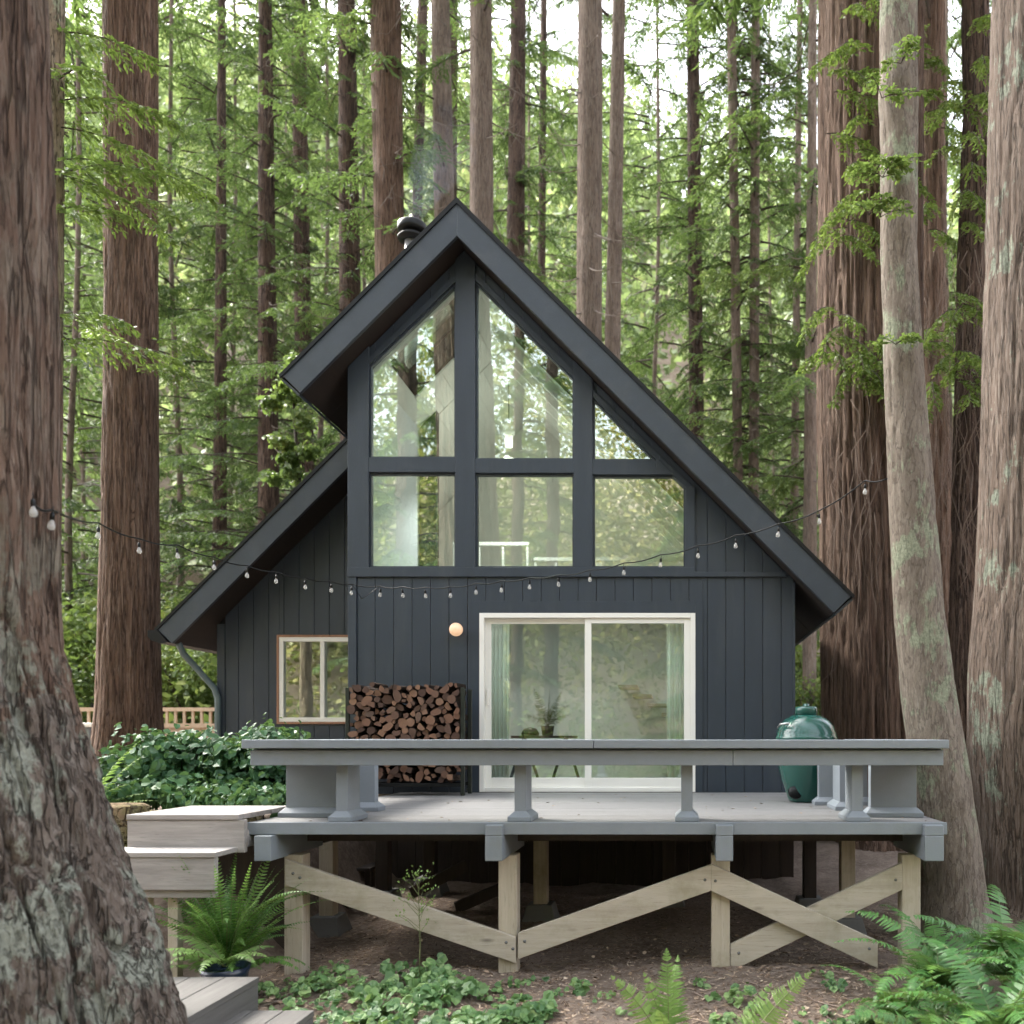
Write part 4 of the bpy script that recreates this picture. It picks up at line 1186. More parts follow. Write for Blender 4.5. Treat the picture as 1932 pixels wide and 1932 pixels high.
BIG = bark("plated_bark", C(0.082, 0.051, 0.037), C(0.16, 0.108, 0.08), C(0.215, 0.17, 0.138), 0.66, C(0.26, 0.29, 0.235), fib=22, bump=0.022, stretch=0.07, lich_scale=9, fiss=0.7, lich_top=2.6)
BIG2 = bark("chunky_bark", C(0.080, 0.060, 0.048), C(0.160, 0.130, 0.108), C(0.235, 0.208, 0.182), 0.60, C(0.27, 0.285, 0.235), fib=20, bump=0.022, stretch=0.13, lich_scale=12, fiss=0.75, lich_top=2.6)

def trunk_mesh(name, prof, base, mat, na=28, dz=0.25, amp=0.02, fz=0.6, fa=9.0, seed=1, plates=0.0, lobes=0.0, depth_k=1.0, zfine=99.0):
    """prof: list of (z, cx, cy, r) in world metres from bottom to top; base = origin"""
    prof = sorted(prof)
    zs0 = np.array([p[0] for p in prof]); z = np.arange(zs0[0], min(zs0[-1], zfine)+dz, dz)
    if zs0[-1] > z[-1]+1: z = np.concatenate([z, np.arange(z[-1]+0.6, zs0[-1]+0.6, 0.6)])
    cx = np.interp(z, zs0, [p[1] for p in prof]); cy = np.interp(z, zs0, [p[2] for p in prof]); r = np.interp(z, zs0, [p[3] for p in prof])
    k = np.ones(5)/5
    for arr in (cx, cy, r):
        if len(arr) > 8:
            pad = np.concatenate([[2*arr[0]-arr[2], 2*arr[0]-arr[1]], arr, [2*arr[-1]-arr[-2], 2*arr[-1]-arr[-3]]]); arr[:] = np.convolve(pad, k, 'valid')
    th = np.linspace(0, 2*math.pi, na, endpoint=False)
    TH, Z = np.meshgrid(th, z); RR = np.repeat(r[:, None], na, 1); CX = np.repeat(cx[:, None], na, 1); CY = np.repeat(cy[:, None], na, 1)
    rm = float(np.median(r))
    cs = np.stack([np.cos(TH)*rm, np.sin(TH)*rm, Z], -1).reshape(-1, 3)
    def fn(sc, scz, sd, wamp=0.35):
        q = cs*np.array([sc, sc, scz])
        wp = wamp*np.stack([vnoise(q*0.6+9, sd+3), vnoise(q*0.6+31, sd+4), vnoise(q*0.6+57, sd+5)], -1)
        return vnoise(q+wp, sd)
    if plates > 0:
        zz = cs[:, 2]; w_ = sm(2.9, 1.7, zz)
        a1 = np.minimum(1, np.abs(fn(8, 0.30, seed, 0.18))/0.26)**0.6; a2 = np.minimum(1, np.abs(fn(19, 0.8, seed+1, 0.18))/0.30)**0.7
        up = 0.050*(a1-0.8)+0.026*(a2-0.8)+0.014*fn(45, 2.0, seed+2, 0.2)
        b1 = np.minimum(1, np.abs(fn(5.2, 0.62, seed+7, 0.30))/0.17)**0.55; b2 = np.minimum(1, np.abs(fn(12, 1.5, seed+8, 0.3))/0.20)**0.6
        b3 = fn(28, 8, seed+9, 0.4); b4 = fn(60, 22, seed+10, 0.3); st = np.floor(3*(fn(6.5, 1.5, seed+12, 0.5)+1))/3-1
        lo = plates*(b1-0.85)+plates*0.5*(b2-0.8)+0.014*b3+0.009*b4+0.016*st
        disp = (up*(1-w_)+lo*w_).reshape(TH.shape)
    else:
        a1 = np.minimum(1, np.abs(fn(fa, fz, seed))/0.28)**0.6; a2 = np.minimum(1, np.abs(fn(fa*2.4, fz*2, seed+1))/0.30)
        disp = (amp*1.1*(a1-0.8)+amp*0.5*(a2-0.7)).reshape(TH.shape)
    if lobes > 0:
        low = np.exp(-(Z-zs0[0])/1.6); disp = disp + lobes*low*(np.sin(TH*5+seed)+0.6*np.sin(TH*8+2*seed))*RR*0.5
    RR = RR+disp
    V = np.stack([CX+np.cos(TH)*RR, CY+np.sin(TH)*RR*depth_k, Z], -1).reshape(-1, 3) - np.array(base)[None]
    i = np.arange(len(z)-1)[:, None]*na; j = np.arange(na)[None]; j2 = (j+1) % na
    Q = np.stack([i+j, i+j2, i+na+j2, i+na+j], -1).reshape(-1, 4)
    return np_mesh(name, V, Q, mat, smooth=True)

TREE_GROUP = "redwood trees in the wood round the cabin"
def tree(label, Y, prof_px, mat, top=None, zbase=None, name="redwood_tree", flare=1.25, group=TREE_GROUP, **kw):
    pr = []
    for (v, a, b) in prof_px:
        aL, aR = math.atan((a-U0)/F), math.atan((b-U0)/F); am, ah = (aL+aR)/2, (aR-aL)/2
        pr.append((pz(v, Y), Y*math.tan(am), Y, Y/math.cos(am)*math.sin(ah)))
    pr.sort()
    xb = pr[0][1]
    zb_ = gz(xb, Y)-0.15 if zbase is None else zbase
    if pr[0][0] > zb_+0.03:
        (z0, x0, _, r0), (z1, x1, _, r1) = pr[0], pr[min(2, len(pr)-1)]
        s = (x1-x0)/max(z1-z0, 1e-3)*0.7
        dz_ = z0-zb_
        pr.insert(0, (zb_+min(0.9, dz_*0.5), x0-s*(dz_-min(0.9, dz_*0.5)), Y, r0*1.06)); pr.insert(0, (zb_, x0-s*dz_, Y, r0*flare*1.1))
    tz = top if top is not None else pr[-1][0]+max(4.0, 0.25*pr[-1][0])
    (z0, x0, _, r0), (z1, x1, _, r1) = pr[0], pr[-1]
    s = (pr[-1][1]-pr[-2][1])/(pr[-1][0]-pr[-2][0])
    pr.append((tz, x1+s*(tz-z1), Y, max(0.04, r1*0.72)))
    base = (pr[0][1], Y, max(zb_, 0) if zbase is None else zbase)
    e = empty(name, base, label, "tree", group)
    link("trunk", trunk_mesh("trunk", pr, base, mat, **kw), e)
    return e, pr
def at_z(pr, z):
    zz = [p[0] for p in pr]
    return float(np.interp(z, zz, [p[1] for p in pr])), float(np.interp(z, zz, [p[3] for p in pr]))
# ------------------------------------------------------------------ trees
# the near giant at the left edge, with thick plates of bark
pr = []
T1Y = 4.3
edges = [(-60, 86), (0, 88), (300, 96), (600, 108), (900, 110), (1080, 109), (1150, 111), (1220, 117), (1280, 126), (1340, 140), (1400, 157), (1500, 186), (1600, 214), (1700, 254), (1800, 297), (1932, 330), (2100, 372), (2260, 420)]
for v, u in edges:
    rpx = 262 + max(0, (v-1150))*0.10
    pr.append((v, u-2*rpx, u))
t1, p1 = tree("giant foreground trunk with thick lichen covered bark plates, flaring at its foot", T1Y, pr, BIG, top=30, zbase=-0.45, name="redwood_tree", na=400, dz=0.013, plates=0.115, seed=11, zfine=6.2)
tm = [c for c in t1.children if c.name.startswith("trunk")][0].data
tm.materials.append(BIG2)
pc = np.empty(len(tm.polygons)*3); tm.polygons.foreach_get("center", pc); pc = pc.reshape(-1, 3)
tm.polygons.foreach_set("material_index", (pc[:, 2] + 0.35*vnoise(pc*3.0, 77) + 0.2*vnoise(pc*9.0, 78) < 2.35).astype(np.int32))
# slim mossy trunk just behind it
MOSSY = bark("mossy_slim_bark", C(0.18, 0.14, 0.10), C(0.28, 0.22, 0.16), C(0.32, 0.27, 0.21), 0.2, C(0.33, 0.36, 0.25), fib=26, bump=0.012, moss=0.7, stretch=0.15)
t1b, p1b = tree("slim mossy trunk half hidden behind the giant foreground trunk", 9.0, [(0, 78, 123), (500, 78, 120), (1000, 72, 115), (1400, 68, 116)], MOSSY, na=36, dz=0.08)
f = Fol(51)
for (u, v, az, Lb, dr) in ((110, 60, 0.15, 0.9, 0.3), (112, 190, -0.1, 1.3, 0.35), (115, 300, 0.1, 1.5, 0.3), (112, 330, -0.3, 1.1, 0.25), (115, 240, 0.35, 1.2, 0.4), (112, 395, -0.2, 0.8, 0.3), (110, 150, -0.5, 0.8, 0.4), (115, 330, 0.5, 1.0, 0.5), (112, 640, 0.1, 1.15, 0.25), (112, 600, -0.3, 0.9, 0.3), (110, 120, 2.6, 0.6, 0.3)):
    q = P(u, v, 9.0)-t1b.location
    f.branch(q, (math.cos(az), math.sin(az), 0.12), Lb, dr, 0.065, 0.34, 0.075, 0.17, 0.4, 0.05, 0.45, 0.010, 1.0)
link("crown", f.mesh("crown", [M['bright'], M['twig']]), t1b)

t2, p2 = tree("thick reddish trunk standing in the ivy bed left of the cabin", 13.0, [(0, 194, 298), (300, 195, 298), (600, 196, 298), (850, 192, 299), (1000, 189, 300), (1200, 183, 302), (1330, 178, 304), (1400, 170, 309), (1440, 160, 316)], RED, na=170, dz=0.06, amp=0.028, fa=14, fz=0.5, top=30, zfine=14, lobes=0.10, seed=4)
f = Fol(52)
for (u, v, az, Lb, dr) in ((250, 380, -0.2, 0.9, 0.55), (230, 330, -0.6, 0.7, 0.5), (265, 690, 0.0, 0.8, 0.3), (290, 640, 0.2, 0.7, 0.3), (215, 640, -1.3, 0.7, 0.3)):
    q = P(u, v, 12.55)-t2.location
    f.branch(q, (math.cos(az), math.sin(az)-0.2, 0.1), Lb, dr, 0.07, 0.36, 0.085, 0.17, 0.5, 0.05, 0.5, 0.01)
link("crown", f.mesh("crown", [M['bright'], M['twig']]), t2)

# giant behind the right eave
t20, p20 = tree("very broad brown trunk rising beside the cabin's right eave", 12.6, [(0, 1545, 1742), (500, 1544, 1740), (800, 1542, 1742), (1000, 1546, 1748), (1200, 1548, 1756), (1400, 1553, 1765), (1550, 1548, 1785), (1680, 1530, 1810)], GIANT, na=240, dz=0.06, amp=0.045, fa=12, fz=0.45, top=30, zfine=14, lobes=0.10, seed=6)
# grey leaning lichen trunk in front of it
t21, p21 = tree("smooth grey lichen speckled trunk leaning beside the deck's right end", 7.75, [(-100, 1660, 1729), (0, 1660, 1730), (150, 1660, 1731), (185, 1656, 1733), (215, 1660, 1732), (400, 1662, 1731), (520, 1661, 1732), (700, 1668, 1743), (900, 1675, 1760), (1150, 1686, 1782), (1320, 1700, 1806), (1500, 1722, 1838), (1600, 1730, 1852), (1680, 1734, 1862), (1740, 1725, 1880)], LICH, na=90, dz=0.05, amp=0.012, fa=6, fz=1.2, top=30, zfine=14, seed=8)
t22, p22 = tree("reddish trunk hung with bare vines between two right hand trunks", 14.2, [(0, 1732, 1783), (400, 1732, 1784), (700, 1738, 1787), (1000, 1748, 1800), (1300, 1760, 1815), (1500, 1770, 1830)], RED, na=60, dz=0.1, amp=0.02, fa=14)
t23, p23 = tree("dark twisting trunk just left of the big right edge trunk", 12.2, [(0, 1814, 1866), (200, 1818, 1868), (350, 1812, 1872), (500, 1806, 1868), (700, 1803, 1870), (900, 1797, 1866), (1100, 1793, 1860), (1300, 1788, 1850), (1500, 1786, 1850)], DARK, na=60, dz=0.1, amp=0.03, fa=10)
t24, p24 = tree("massive pale brown trunk cut by the right picture edge", 8.8, [(0, 1869, 2110), (300, 1862, 2108), (600, 1855, 2106), (900, 1848, 2106), (1100, 1840, 2108), (1250, 1826, 2112), (1400, 1822, 2120), (1550, 1835, 2140), (1700, 1840, 2160)], LICH2, na=240, dz=0.05, amp=0.022, fa=9, fz=0.7, top=30, zfine=14, seed=9, lobes=0.05)
def hang_crown(e, Y, lst, mat, seed, leaf=0.07, twl=0.30, tw=0.06, tone=0.55):
    f = Fol(seed)
    for (u, v, az, Lb, dr) in lst:
        q = P(u, v, Y)-e.location
        f.branch(q, (math.cos(az), math.sin(az), -0.05), Lb, dr, tw, twl, leaf, 0.20, 0.6, 0.06, tone, 0.009)
    link("crown", f.mesh("crown", [mat, M['twig']]), e)
r_ = random.Random(5)
l20 = []
for (u, v, n, du, dv) in ((1625, 60, 4, 30, 60), (1600, 200, 5, 40, 70), (1640, 330, 6, 25, 70), (1610, 430, 3, 30, 40), (1590, 640, 6, 35, 30), (1630, 690, 7, 30, 30), (1575, 600, 2, 15, 20)):
    for i in range(n): l20.append((u+r_.uniform(-du, du), v+r_.uniform(-dv, dv), r_.choice([-2.6, -0.5, -1.2, -2.0])+r_.uniform(-0.4, 0.4), r_.uniform(0.4, 0.85), r_.uniform(0.5, 1.0)))
hang_crown(t20, 11.75, l20, M['bright'], 61)
l22 = []
for (u, v, n, du, dv) in ((1755, 100, 5, 20, 70), (1770, 230, 7, 25, 90), (1760, 400, 4, 20, 60), (1765, 620, 4, 25, 30), (1780, 700, 5, 25, 40)):
    for i in range(n): l22.append((u+r_.uniform(-du, du), v+r_.uniform(-dv, dv), r_.uniform(-3.0, -0.1), r_.uniform(0.4, 0.8), r_.uniform(0.4, 1.0)))
hang_crown(t22, 13.7, l22, M['bright'], 62, leaf=0.08, twl=0.34)
l23 = []
for (u, v, n, du, dv) in ((1840, 90, 4, 15, 60), (1835, 240, 8, 25, 80), (1830, 400, 4, 20, 50), (1815, 600, 5, 25, 70), (1825, 720, 5, 20, 50)):
    for i in range(n): l23.append((u+r_.uniform(-du, du), v+r_.uniform(-dv, dv), r_.uniform(-3.0, -0.1), r_.uniform(0.35, 0.7), r_.uniform(0.5, 1.1)))
hang_crown(t23, 11.6, l23, M['bright'], 63)
# sprouts on the grey trunk
f = Fol(64)
for (u, v) in ((1664, 185), (1700, 120), (1650, 330), (1668, 320), (1640, 405), (1660, 410), (1690, 650), (1665, 335)):
    for k in range(3):
        az = f.r.uniform(-3.0, -0.2)
        q = P(u, v, 7.5)-t21.location
        f.branch(q, (math.cos(az), math.sin(az)*0.6, f.r.uniform(0.0, 0.7)), f.r.uniform(0.12, 0.34), 0.3, 0.075, 0.15, 0.045, 0.30, 0.1, 0.2, 0.45, 0.004, 0.55)
link("sprouts", f.mesh("sprouts", [M['broad'], M['twig']]), t21)
# vines: thin bare stems hanging on the right hand trunks
def vines(e, Y, boxes, seed, n):
    rr = random.Random(seed); m = MB()
    for _ in range(n):
        u0, u1, v0, v1 = boxes[rr.randrange(len(boxes))]
        u = rr.uniform(u0, u1); v = rr.uniform(v0, (v0+v1)/2); pts = []
        for k in range(rr.randint(7, 13)):
            pts.append(P(u, v, Y-0.05+rr.uniform(-0.06, 0.06))); u += rr.gauss(0, 9); v += rr.uniform(18, 52)
            if v > v1: break
        if len(pts) > 3: m.tube(pts, [rr.uniform(0.002, 0.006)]*len(pts), 4)
    m.build("vine", plain("dry_vine", C(0.15, 0.11, 0.085), 0.9), e)
vines(t20, 11.88, [(1560, 1690, 700, 1400)], 21, 22)
vines(t22, 13.85, [(1738, 1800, 350, 1300)], 22, 34)
vines(t23, 11.75, [(1795, 1860, 450, 1300)], 23, 30)

# trunks in the wood behind: label, Y, profile
def two(u0a, u0b, vb, uba, ubb): return [(0, u0a, u0b), (vb*0.5, (u0a+uba)/2, (u0b+ubb)/2), (vb, uba, ubb)]
wood_trunks = [
    ("dark thin trunk seen low between the thick left trunk and the wing roof", 25, two(412, 426, 1050, 400, 429), DARK, 3),
    ("straight dark trunk left of the cabin's upper eave tip", 22, two(487, 513, 1000, 486, 528), DARK, 0),
    ("trunk wrapped in green sprays close to the upper eave tip", 24, two(550, 576, 900, 558, 593), DARK, 1),
    ("trunk rising above the left roof slope, below the chimney", 20, two(637, 670, 600, 640, 682), DARK, 2),
    ("stout furrowed trunk directly behind the chimney", 18, two(697, 757, 480, 707, 763), RED, 4),
    ("very thin leaning trunk between the stout trunk and the ridge", 30, two(788, 808, 400, 778, 796), DARK, 1),
    ("reddish trunk just left of the roof ridge in the smoke", 20, two(813, 848, 420, 819, 858), RED2, 5),
    ("thin trunk pressed behind the reddish trunk left of the ridge", 27, two(846, 864, 420, 842, 862), DARK, 5),
    ("pale straight trunk just right of the roof ridge", 17, two(886, 928, 430, 886, 931), RED2, 6),
    ("dark bluish trunk to the right of the pale ridge trunk", 26, two(964, 992, 500, 955, 990), DARK, 2),
    ("thin dark trunk above the upper right roof slope", 30, two(1020, 1032, 540, 1014, 1029), DARK, 1),
    ("tall bare pale trunk crossing the middle of the right roof slope", 16, two(1091, 1137, 650, 1087, 1135), RED2, 6),
    ("slimmer bare trunk close beside the tall bare pale trunk", 18, two(1156, 1180, 680, 1140, 1170), RED2, 6),
    ("trunk veiled in green sprays right of the two bare trunks", 24, two(1295, 1318, 760, 1300, 1328), DARK, 0),
    ("slender pale trunk, left one of the close pair above the lower right roof", 22, two(1371, 1388, 920, 1384, 1402), RED2, 7),
    ("slender pale trunk, right one of the close pair above the lower right roof", 22, two(1418, 1434, 960, 1412, 1432), RED2, 7),
    ("pole thin trunk left of the twin by the broad brown trunk", 27, two(1504, 1514, 1000, 1490, 1506), RED2, 7),
    ("mottled slim trunk next to the very broad brown trunk", 21, two(1526, 1541, 1020, 1515, 1541), RED2, 7),
]
# crown models shared between trees: (z0, z1, branches, length, droop, tone)
def crown_model(seed, z0, z1, nb, Lmax, droop=0.28, leaf=0.115, tw=0.135, twl=0.62, tone=0.45, r0=0.15, up=0.1, pw=1.0, mat='needle'):
    f = Fol(seed); r = f.r
    for i in range(nb):
        h = (i+r.uniform(0, 1))/nb; z = z0+(z1-z0)*h**pw
        az = r.uniform(0, 2*math.pi); Lb = Lmax*r.uniform(0.5, 1.0)*(1-0.55*h)
        f.branch((r0*math.cos(az), r0*math.sin(az), z), (math.cos(az), math.sin(az), up+r.uniform(-0.15, 0.15)), Lb, droop*r.uniform(0.6, 1.4), tw, twl*r.uniform(0.7, 1.1), leaf, 0.15, 0.45, 0.18, np.clip(tone+r.normal(0, 0.13), 0.1, 0.9), 0.028)
    return f.mesh("crown", [M[mat], M['twig']])
CR = {}
CR[0] = crown_model(101, 4.5, 26, 80, 3.6)
CR[1] = crown_model(102, 5, 28, 56, 2.6, tone=0.5)
CR[2] = crown_model(103, 7, 26, 46, 3.0)
CR[3] = crown_model(104, 2.0, 22, 60, 3.6)
CR[4] = crown_model(105, 10, 26, 40, 1.9, tone=0.5)
CR[5] = crown_model(106, 11, 28, 34, 1.7, tone=0.5)
CR[6] = crown_model(107, 15, 28, 22, 2.2)
CR[7] = crown_model(108, 6, 26, 60, 2.2, tone=0.55)
CR[8] = crown_model(109, 2.5, 25, 110, 4.4, leaf=0.14, tw=0.16, tone=0.5)
CR[9] = crown_model(110, 1.5, 25, 110, 4.0, leaf=0.14, tw=0.16, tone=0.6)
wr = random.Random(17)
CR[11] = crown_model(112, 3.0, 27, 120, 0.85, leaf=0.085, tw=0.10, twl=0.38, tone=0.55, droop=0.6)
for k, (lab, Y, pr, mat, cm) in enumerate(wood_trunks):
    e, p = tree(lab, Y, pr, mat, na=22, dz=0.35, amp=0.012, fa=8, seed=30+k, top=max(24, 1.1*Y+4))
    c = link("crown", CR[cm], e)
    x, r = at_z(p, 12.0)
    c.location = (x-e.location.x, 0, 0); c.rotation_euler = (0, 0, wr.uniform(0, 6.28)); s = wr.uniform(0.9, 1.1); c.scale = (s, s, s)
    if k in (1, 2, 3, 4, 9, 13, 14, 15, 16):
        c = link("trunk_sprays", CR[11], e); c.location = (x-e.location.x, 0, wr.uniform(-3, 2)); c.rotation_euler = (0, 0, wr.uniform(0, 6.28))
f = Fol(113)
for i in range(46):
    z = f.r.uniform(4, 19); az = f.r.uniform(0, 6.28); L_ = f.r.uniform(0.35, 1.5); dn = f.r.uniform(-0.45, 0.15)
    q = [(0.18*math.cos(az)+L_*t*math.cos(az+0.35*t), 0.18*math.sin(az)+L_*t*math.sin(az+0.35*t), z+dn*L_*t-0.12*L_*math.sin(3*t)) for t in np.linspace(0, 1, 6)]
    f.stem(q, 0.013, 0.004, 0)
    for b in (2, 3, 4):
        e_ = np.array(q[b]); f.stem([e_, e_+f.r.normal(0, 0.12, 3)*L_+np.array([0, 0, -0.05]), e_+f.r.normal(0, 0.22, 3)*L_+np.array([0, 0, -0.12])], 0.006, 0.003, 0)
DEAD = f.mesh("dead_branches", [plain("grey_dead_branch", C(0.16, 0.13, 0.11), 0.9)])  # bare dead branches and twigs, without needles
for o in [o for o in bpy.data.objects if o.get("label", "").startswith(("reddish trunk just left", "pale straight", "tall bare", "slimmer bare", "dark bluish", "stout furrowed", "slender pale", "mottled slim", "trunk rising", "straight dark"))]:
    c = link("dead_branches", DEAD, o); c.rotation_euler = (0, 0, wr.uniform(0, 6.28)); c.location = (0, 0, wr.uniform(-2, 2))
# fill trees farther back; their slim trunks are mostly hidden by sprays
fill_me = trunk_mesh("trunk", [(0, 0, 0, 0.11), (6, 0.2, 0, 0.085), (14, -0.15, 0, 0.06), (28, 0, 0, 0.025)], (0, 0, 0), RED2, na=10, dz=1.0, amp=0.01)
spots = [(330, 27, 8), (140, 24, 8), (440, 30, 8), (610, 30, 8), (690, 33, 9), (150, 36, 9),
         (1000, 36, 9), (1235, 30, 8), (1455, 40, 9), (1600, 34, 8), (1700, 32, 9), (1790, 26, 8), (60, 30, 8), (-60, 26, 9), (1960, 25, 8), (900, 42, 9), (540, 42, 9), (1100, 40, 8)]
for (u, Y, cm) in spots:
    x = px(u, Y); s = wr.uniform(0.85, 1.15)*(1.0 if Y < 40 else 0.85)
    e = empty("redwood_tree", (x, Y, gz(x, Y)-0.2), "slender feathery conifer filling the wood behind the nearer trunks", "tree", "slender conifers filling the wood")
    e.rotation_euler = (0, 0, wr.uniform(0, 6.28)); e.scale = (s, s, s*max(1.0, (0.98*Y+4)/(26*s)))
    link("trunk", fill_me, e); link("crown", CR[cm], e)

# the big trunks' own crowns, high above the picture
CR[10] = crown_model(111, 13, 30, 24, 4.4, leaf=0.22, tw=0.24, twl=0.9)
for e, p in ((t2, p2), (t20, p20), (t21, p21), (t22, p22), (t23, p23), (t24, p24)):
    c = link("crown", CR[10], e); x, r = at_z(p, 16.0); c.location = (x-e.location.x, 0, 0); c.rotation_euler = (0, 0, wr.uniform(0, 6.28))

for k, (x, y) in enumerate(((-9.5, 6.0), (-12.5, 10.5), (-11.0, 1.0), (-15.0, 5.0), (-9.0, 11.5))):
    e = empty("redwood_tree", (x, y, gz(x, y)-0.2), "conifer standing out of view to the left, shading the yard", "tree", "conifers shading the yard from the left", k*1.3)
    link("trunk", fill_me, e); link("crown", CR[8 if k % 2 else 10], e)

# bright leafy shrubs behind the fence and small maple by the eave
SH = []
for k in range(3):
    f = Fol(200+k); r = f.r
    for j in range(7):
        a = r.uniform(0, 6.28); q = r.uniform(0.1, 1.1)
        f.blob((q*math.cos(a), q*math.sin(a), r.uniform(0.6, 2.8)), (0.85, 0.85, 0.62), 620, 0.11, 9, 0.5+0.15*r.normal(), 0.36)
    for j in range(6):
        a = r.uniform(0, 6.28); f.stem([(0.05*math.cos(a), 0.05*math.sin(a), 0), (0.4*math.cos(a), 0.4*math.sin(a), 1.2), (0.9*math.cos(a), 0.9*math.sin(a), 2.6)], 0.035, 0.01)
    SH.append(f.mesh("foliage", [M['broad'], M['twig']]))
for i, (u, Y, s) in enumerate(((130, 20, 1.0), (165, 22, 1.3), (330, 20.5, 1.0), (385, 20, 0.9), (350, 23, 1.35), (300, 24, 1.3), (430, 24, 1.5), (90, 24, 1.4), (480, 28, 1.6), (215, 22, 1.2), (1500, 24, 1.2), (1535, 21, 0.9))):
    x = px(u, Y)
    o = link("leafy_shrub", SH[i % 3], None, (x, Y, gz(x, Y)-0.1)); o.scale = (s, s, s); o.rotation_euler = (0, 0, wr.uniform(0, 6.28))
    tag(o, "bright yellow green leafy shrub standing beyond the board fence" if u < 600 else "low leafy shrub between trunks right of the cabin", "shrub", "leafy shrubs beyond the fence" if u < 600 else "low shrubs right of the cabin")
my = 14.5
e = empty("maple_tree", (px(585, 15.2), 15.2, gz(px(585, 15.2), 15.2)), "small bright green leafy tree tucked under the upper left eave", "tree")
f = Fol(230)
for (u, v, ru, n) in ((560, 690, 22, 260), (548, 740, 24, 300), (575, 790, 20, 200), (510, 760, 18, 160), (530, 840, 22, 280), (555, 880, 26, 340), (585, 850, 18, 200), (515, 900, 15, 120)):
    q = P(u, v, 15.0)-e.location; rr = ru*15/F
    f.blob(q, (rr, rr, rr*0.8), n, 0.085, 6, 0.35+f.r.normal()*0.1, 0.42)
link("crown", f.mesh("crown", [M['broad']]), e)
m = MB(); m.tube([tuple(e.location), P(572, 1000, 15.2), P(560, 850, 15.1), P(550, 700, 15.0)], [0.05, 0.045, 0.03, 0.012], 8); m.build("trunk", M['twig'], e)

# ------------------------------------------------------------------ far wood on the hillside (reads as one mass)
def wood_mass(name, label, seed, n, xr, yr, hr, leaf, per, mat, rad=0.24):
    r = np.random.default_rng(seed); V = []; Q = []; var = []; off = 0
    xs = r.uniform(*xr, n); ys = r.uniform(*yr, n); zs = ground_z(xs, ys, False)
    for x, y, z in zip(xs, ys, zs):
        h = r.uniform(*hr); R_ = h*rad*r.uniform(0.7, 1.3); t = 1-np.sqrt(r.uniform(0, 1, per)); a = r.uniform(0, 6.283, per)
        conic = r.uniform() < 0.6
        rad_ = R_*(1-t)*r.uniform(0.55, 1.1, per) if conic else R_*np.sin(np.clip(t*2.6+0.35, 0, 3.1))*r.uniform(0.5, 1.05, per)
        pos = np.stack([x+rad_*np.cos(a), y+rad_*np.sin(a), z+0.08*h+0.95*h*t], -1)
        out = np.stack([np.cos(a), np.sin(a), 0*a], -1)
        d = unit(out*0.8+r.normal(0, 0.45, (per, 3))+np.array([0, 0, -0.35])); nr = unit(out*0.6+np.array([0, 0, 0.7])+r.normal(0, 0.4, (per, 3)))
        ln = leaf*r.uniform(0.6, 1.4, per)
        v_, q_ = quads_from(pos, d, nr, ln, ln*0.30)
        V.append(v_); Q.append(q_+off); off += len(v_)
        tn = np.clip(r.normal(0.45, 0.22), 0, 1)
        var.append(np.clip(tn+r.normal(0, 0.1, per), 0, 1))
    o = link(name, np_mesh(name, np.concatenate(V), np.concatenate(Q), M[mat], np.concatenate(var)))
    return tag(o, label, "forest", kind="stuff")
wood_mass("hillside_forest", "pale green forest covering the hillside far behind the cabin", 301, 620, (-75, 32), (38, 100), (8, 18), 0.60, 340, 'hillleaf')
wood_mass("undergrowth", "low green undergrowth in the wood behind the cabin", 302, 240, (-32, 14), (19, 40), (1.0, 3.2), 0.26, 240, 'broad', 0.55)

# wood on the camera's side, seen reflected in the panes
wood_mass("reflected_forest", "sunlit forest on the viewer's side, mirrored in the window panes", 303, 160, (-34, 22), (-34, -13), (13, 24), 0.27, 1100, 'golden')
wood_mass("reflected_undergrowth", "leafy undergrowth on the viewer's side, mirrored in the lower panes", 304, 110, (-26, 16), (-13, -3.5), (1.2, 3.6), 0.15, 520, 'broad', 0.6)
for i, (u, d) in enumerate(((765, 4.0), (975, 8.0), (1040, 6.5), (1330, 10.0))):
    Y = -d; Ye = 19.9+d; x = (u-U0)*Ye/F; r = (0.30, 0.2, 0.22, 0.22)[i]
    e = empty("redwood_tree", (x, Y, gz(x, Y)-0.2), ("stout trunk mirrored in the lower left gable pane", "thin trunk mirrored in the lower middle gable pane", "trunk mirrored in the right part of the middle panes", "slim trunk mirrored in the sliding door")[i], "tree", "trees mirrored in the windows")
    link("trunk", trunk_mesh("trunk", [(0, 0, 0, r*1.2), (2, 0, 0, r), (24, 0.1, 0, r*0.6)], (0, 0, 0), DARK, na=20, dz=0.4, amp=0.02), e)
    c = link("crown", CR[(8, 2, 1, 9)[i]], e); c.rotation_euler = (0, 0, i*1.1)

# ------------------------------------------------------------------ ivy bed, ferns, creepers
iv = empty("ivy_bush", (px(370, 8.3), 8.3, 1.0), "dense dark green ivy bush filling the bed left of the deck", "bush")
f = Fol(401)
for (u, v, Y, rx_, rz_, n, tn) in ((215, 1455, 8.2, 40, 45, 420, 0.3), (300, 1440, 8.3, 65, 52, 1500, 0.35), (390, 1445, 8.5, 75, 50, 1700, 0.35), (470, 1450, 8.3, 60, 55, 1500, 0.30), (525, 1450, 8.4, 38, 65, 1000, 0.25), (430, 1500, 7.8, 85, 26, 1300, 0.55), (340, 1490, 7.9, 70, 28, 900, 0.5), (500, 1505, 7.75, 45, 20, 700, 0.6), (520, 1385, 9.0, 35, 14, 300, 0.35), (250, 1495, 7.9, 50, 22, 500, 0.3)):
    q = P(u, v, Y)-iv.location; s = Y/F
    f.blob(q, (rx_*s, 0.35, rz_*s), n, 0.070, 22, tn, 0.46, 0.30)
link("leaves", f.mesh("leaves", [M['ivy']]), iv)
m = MB()
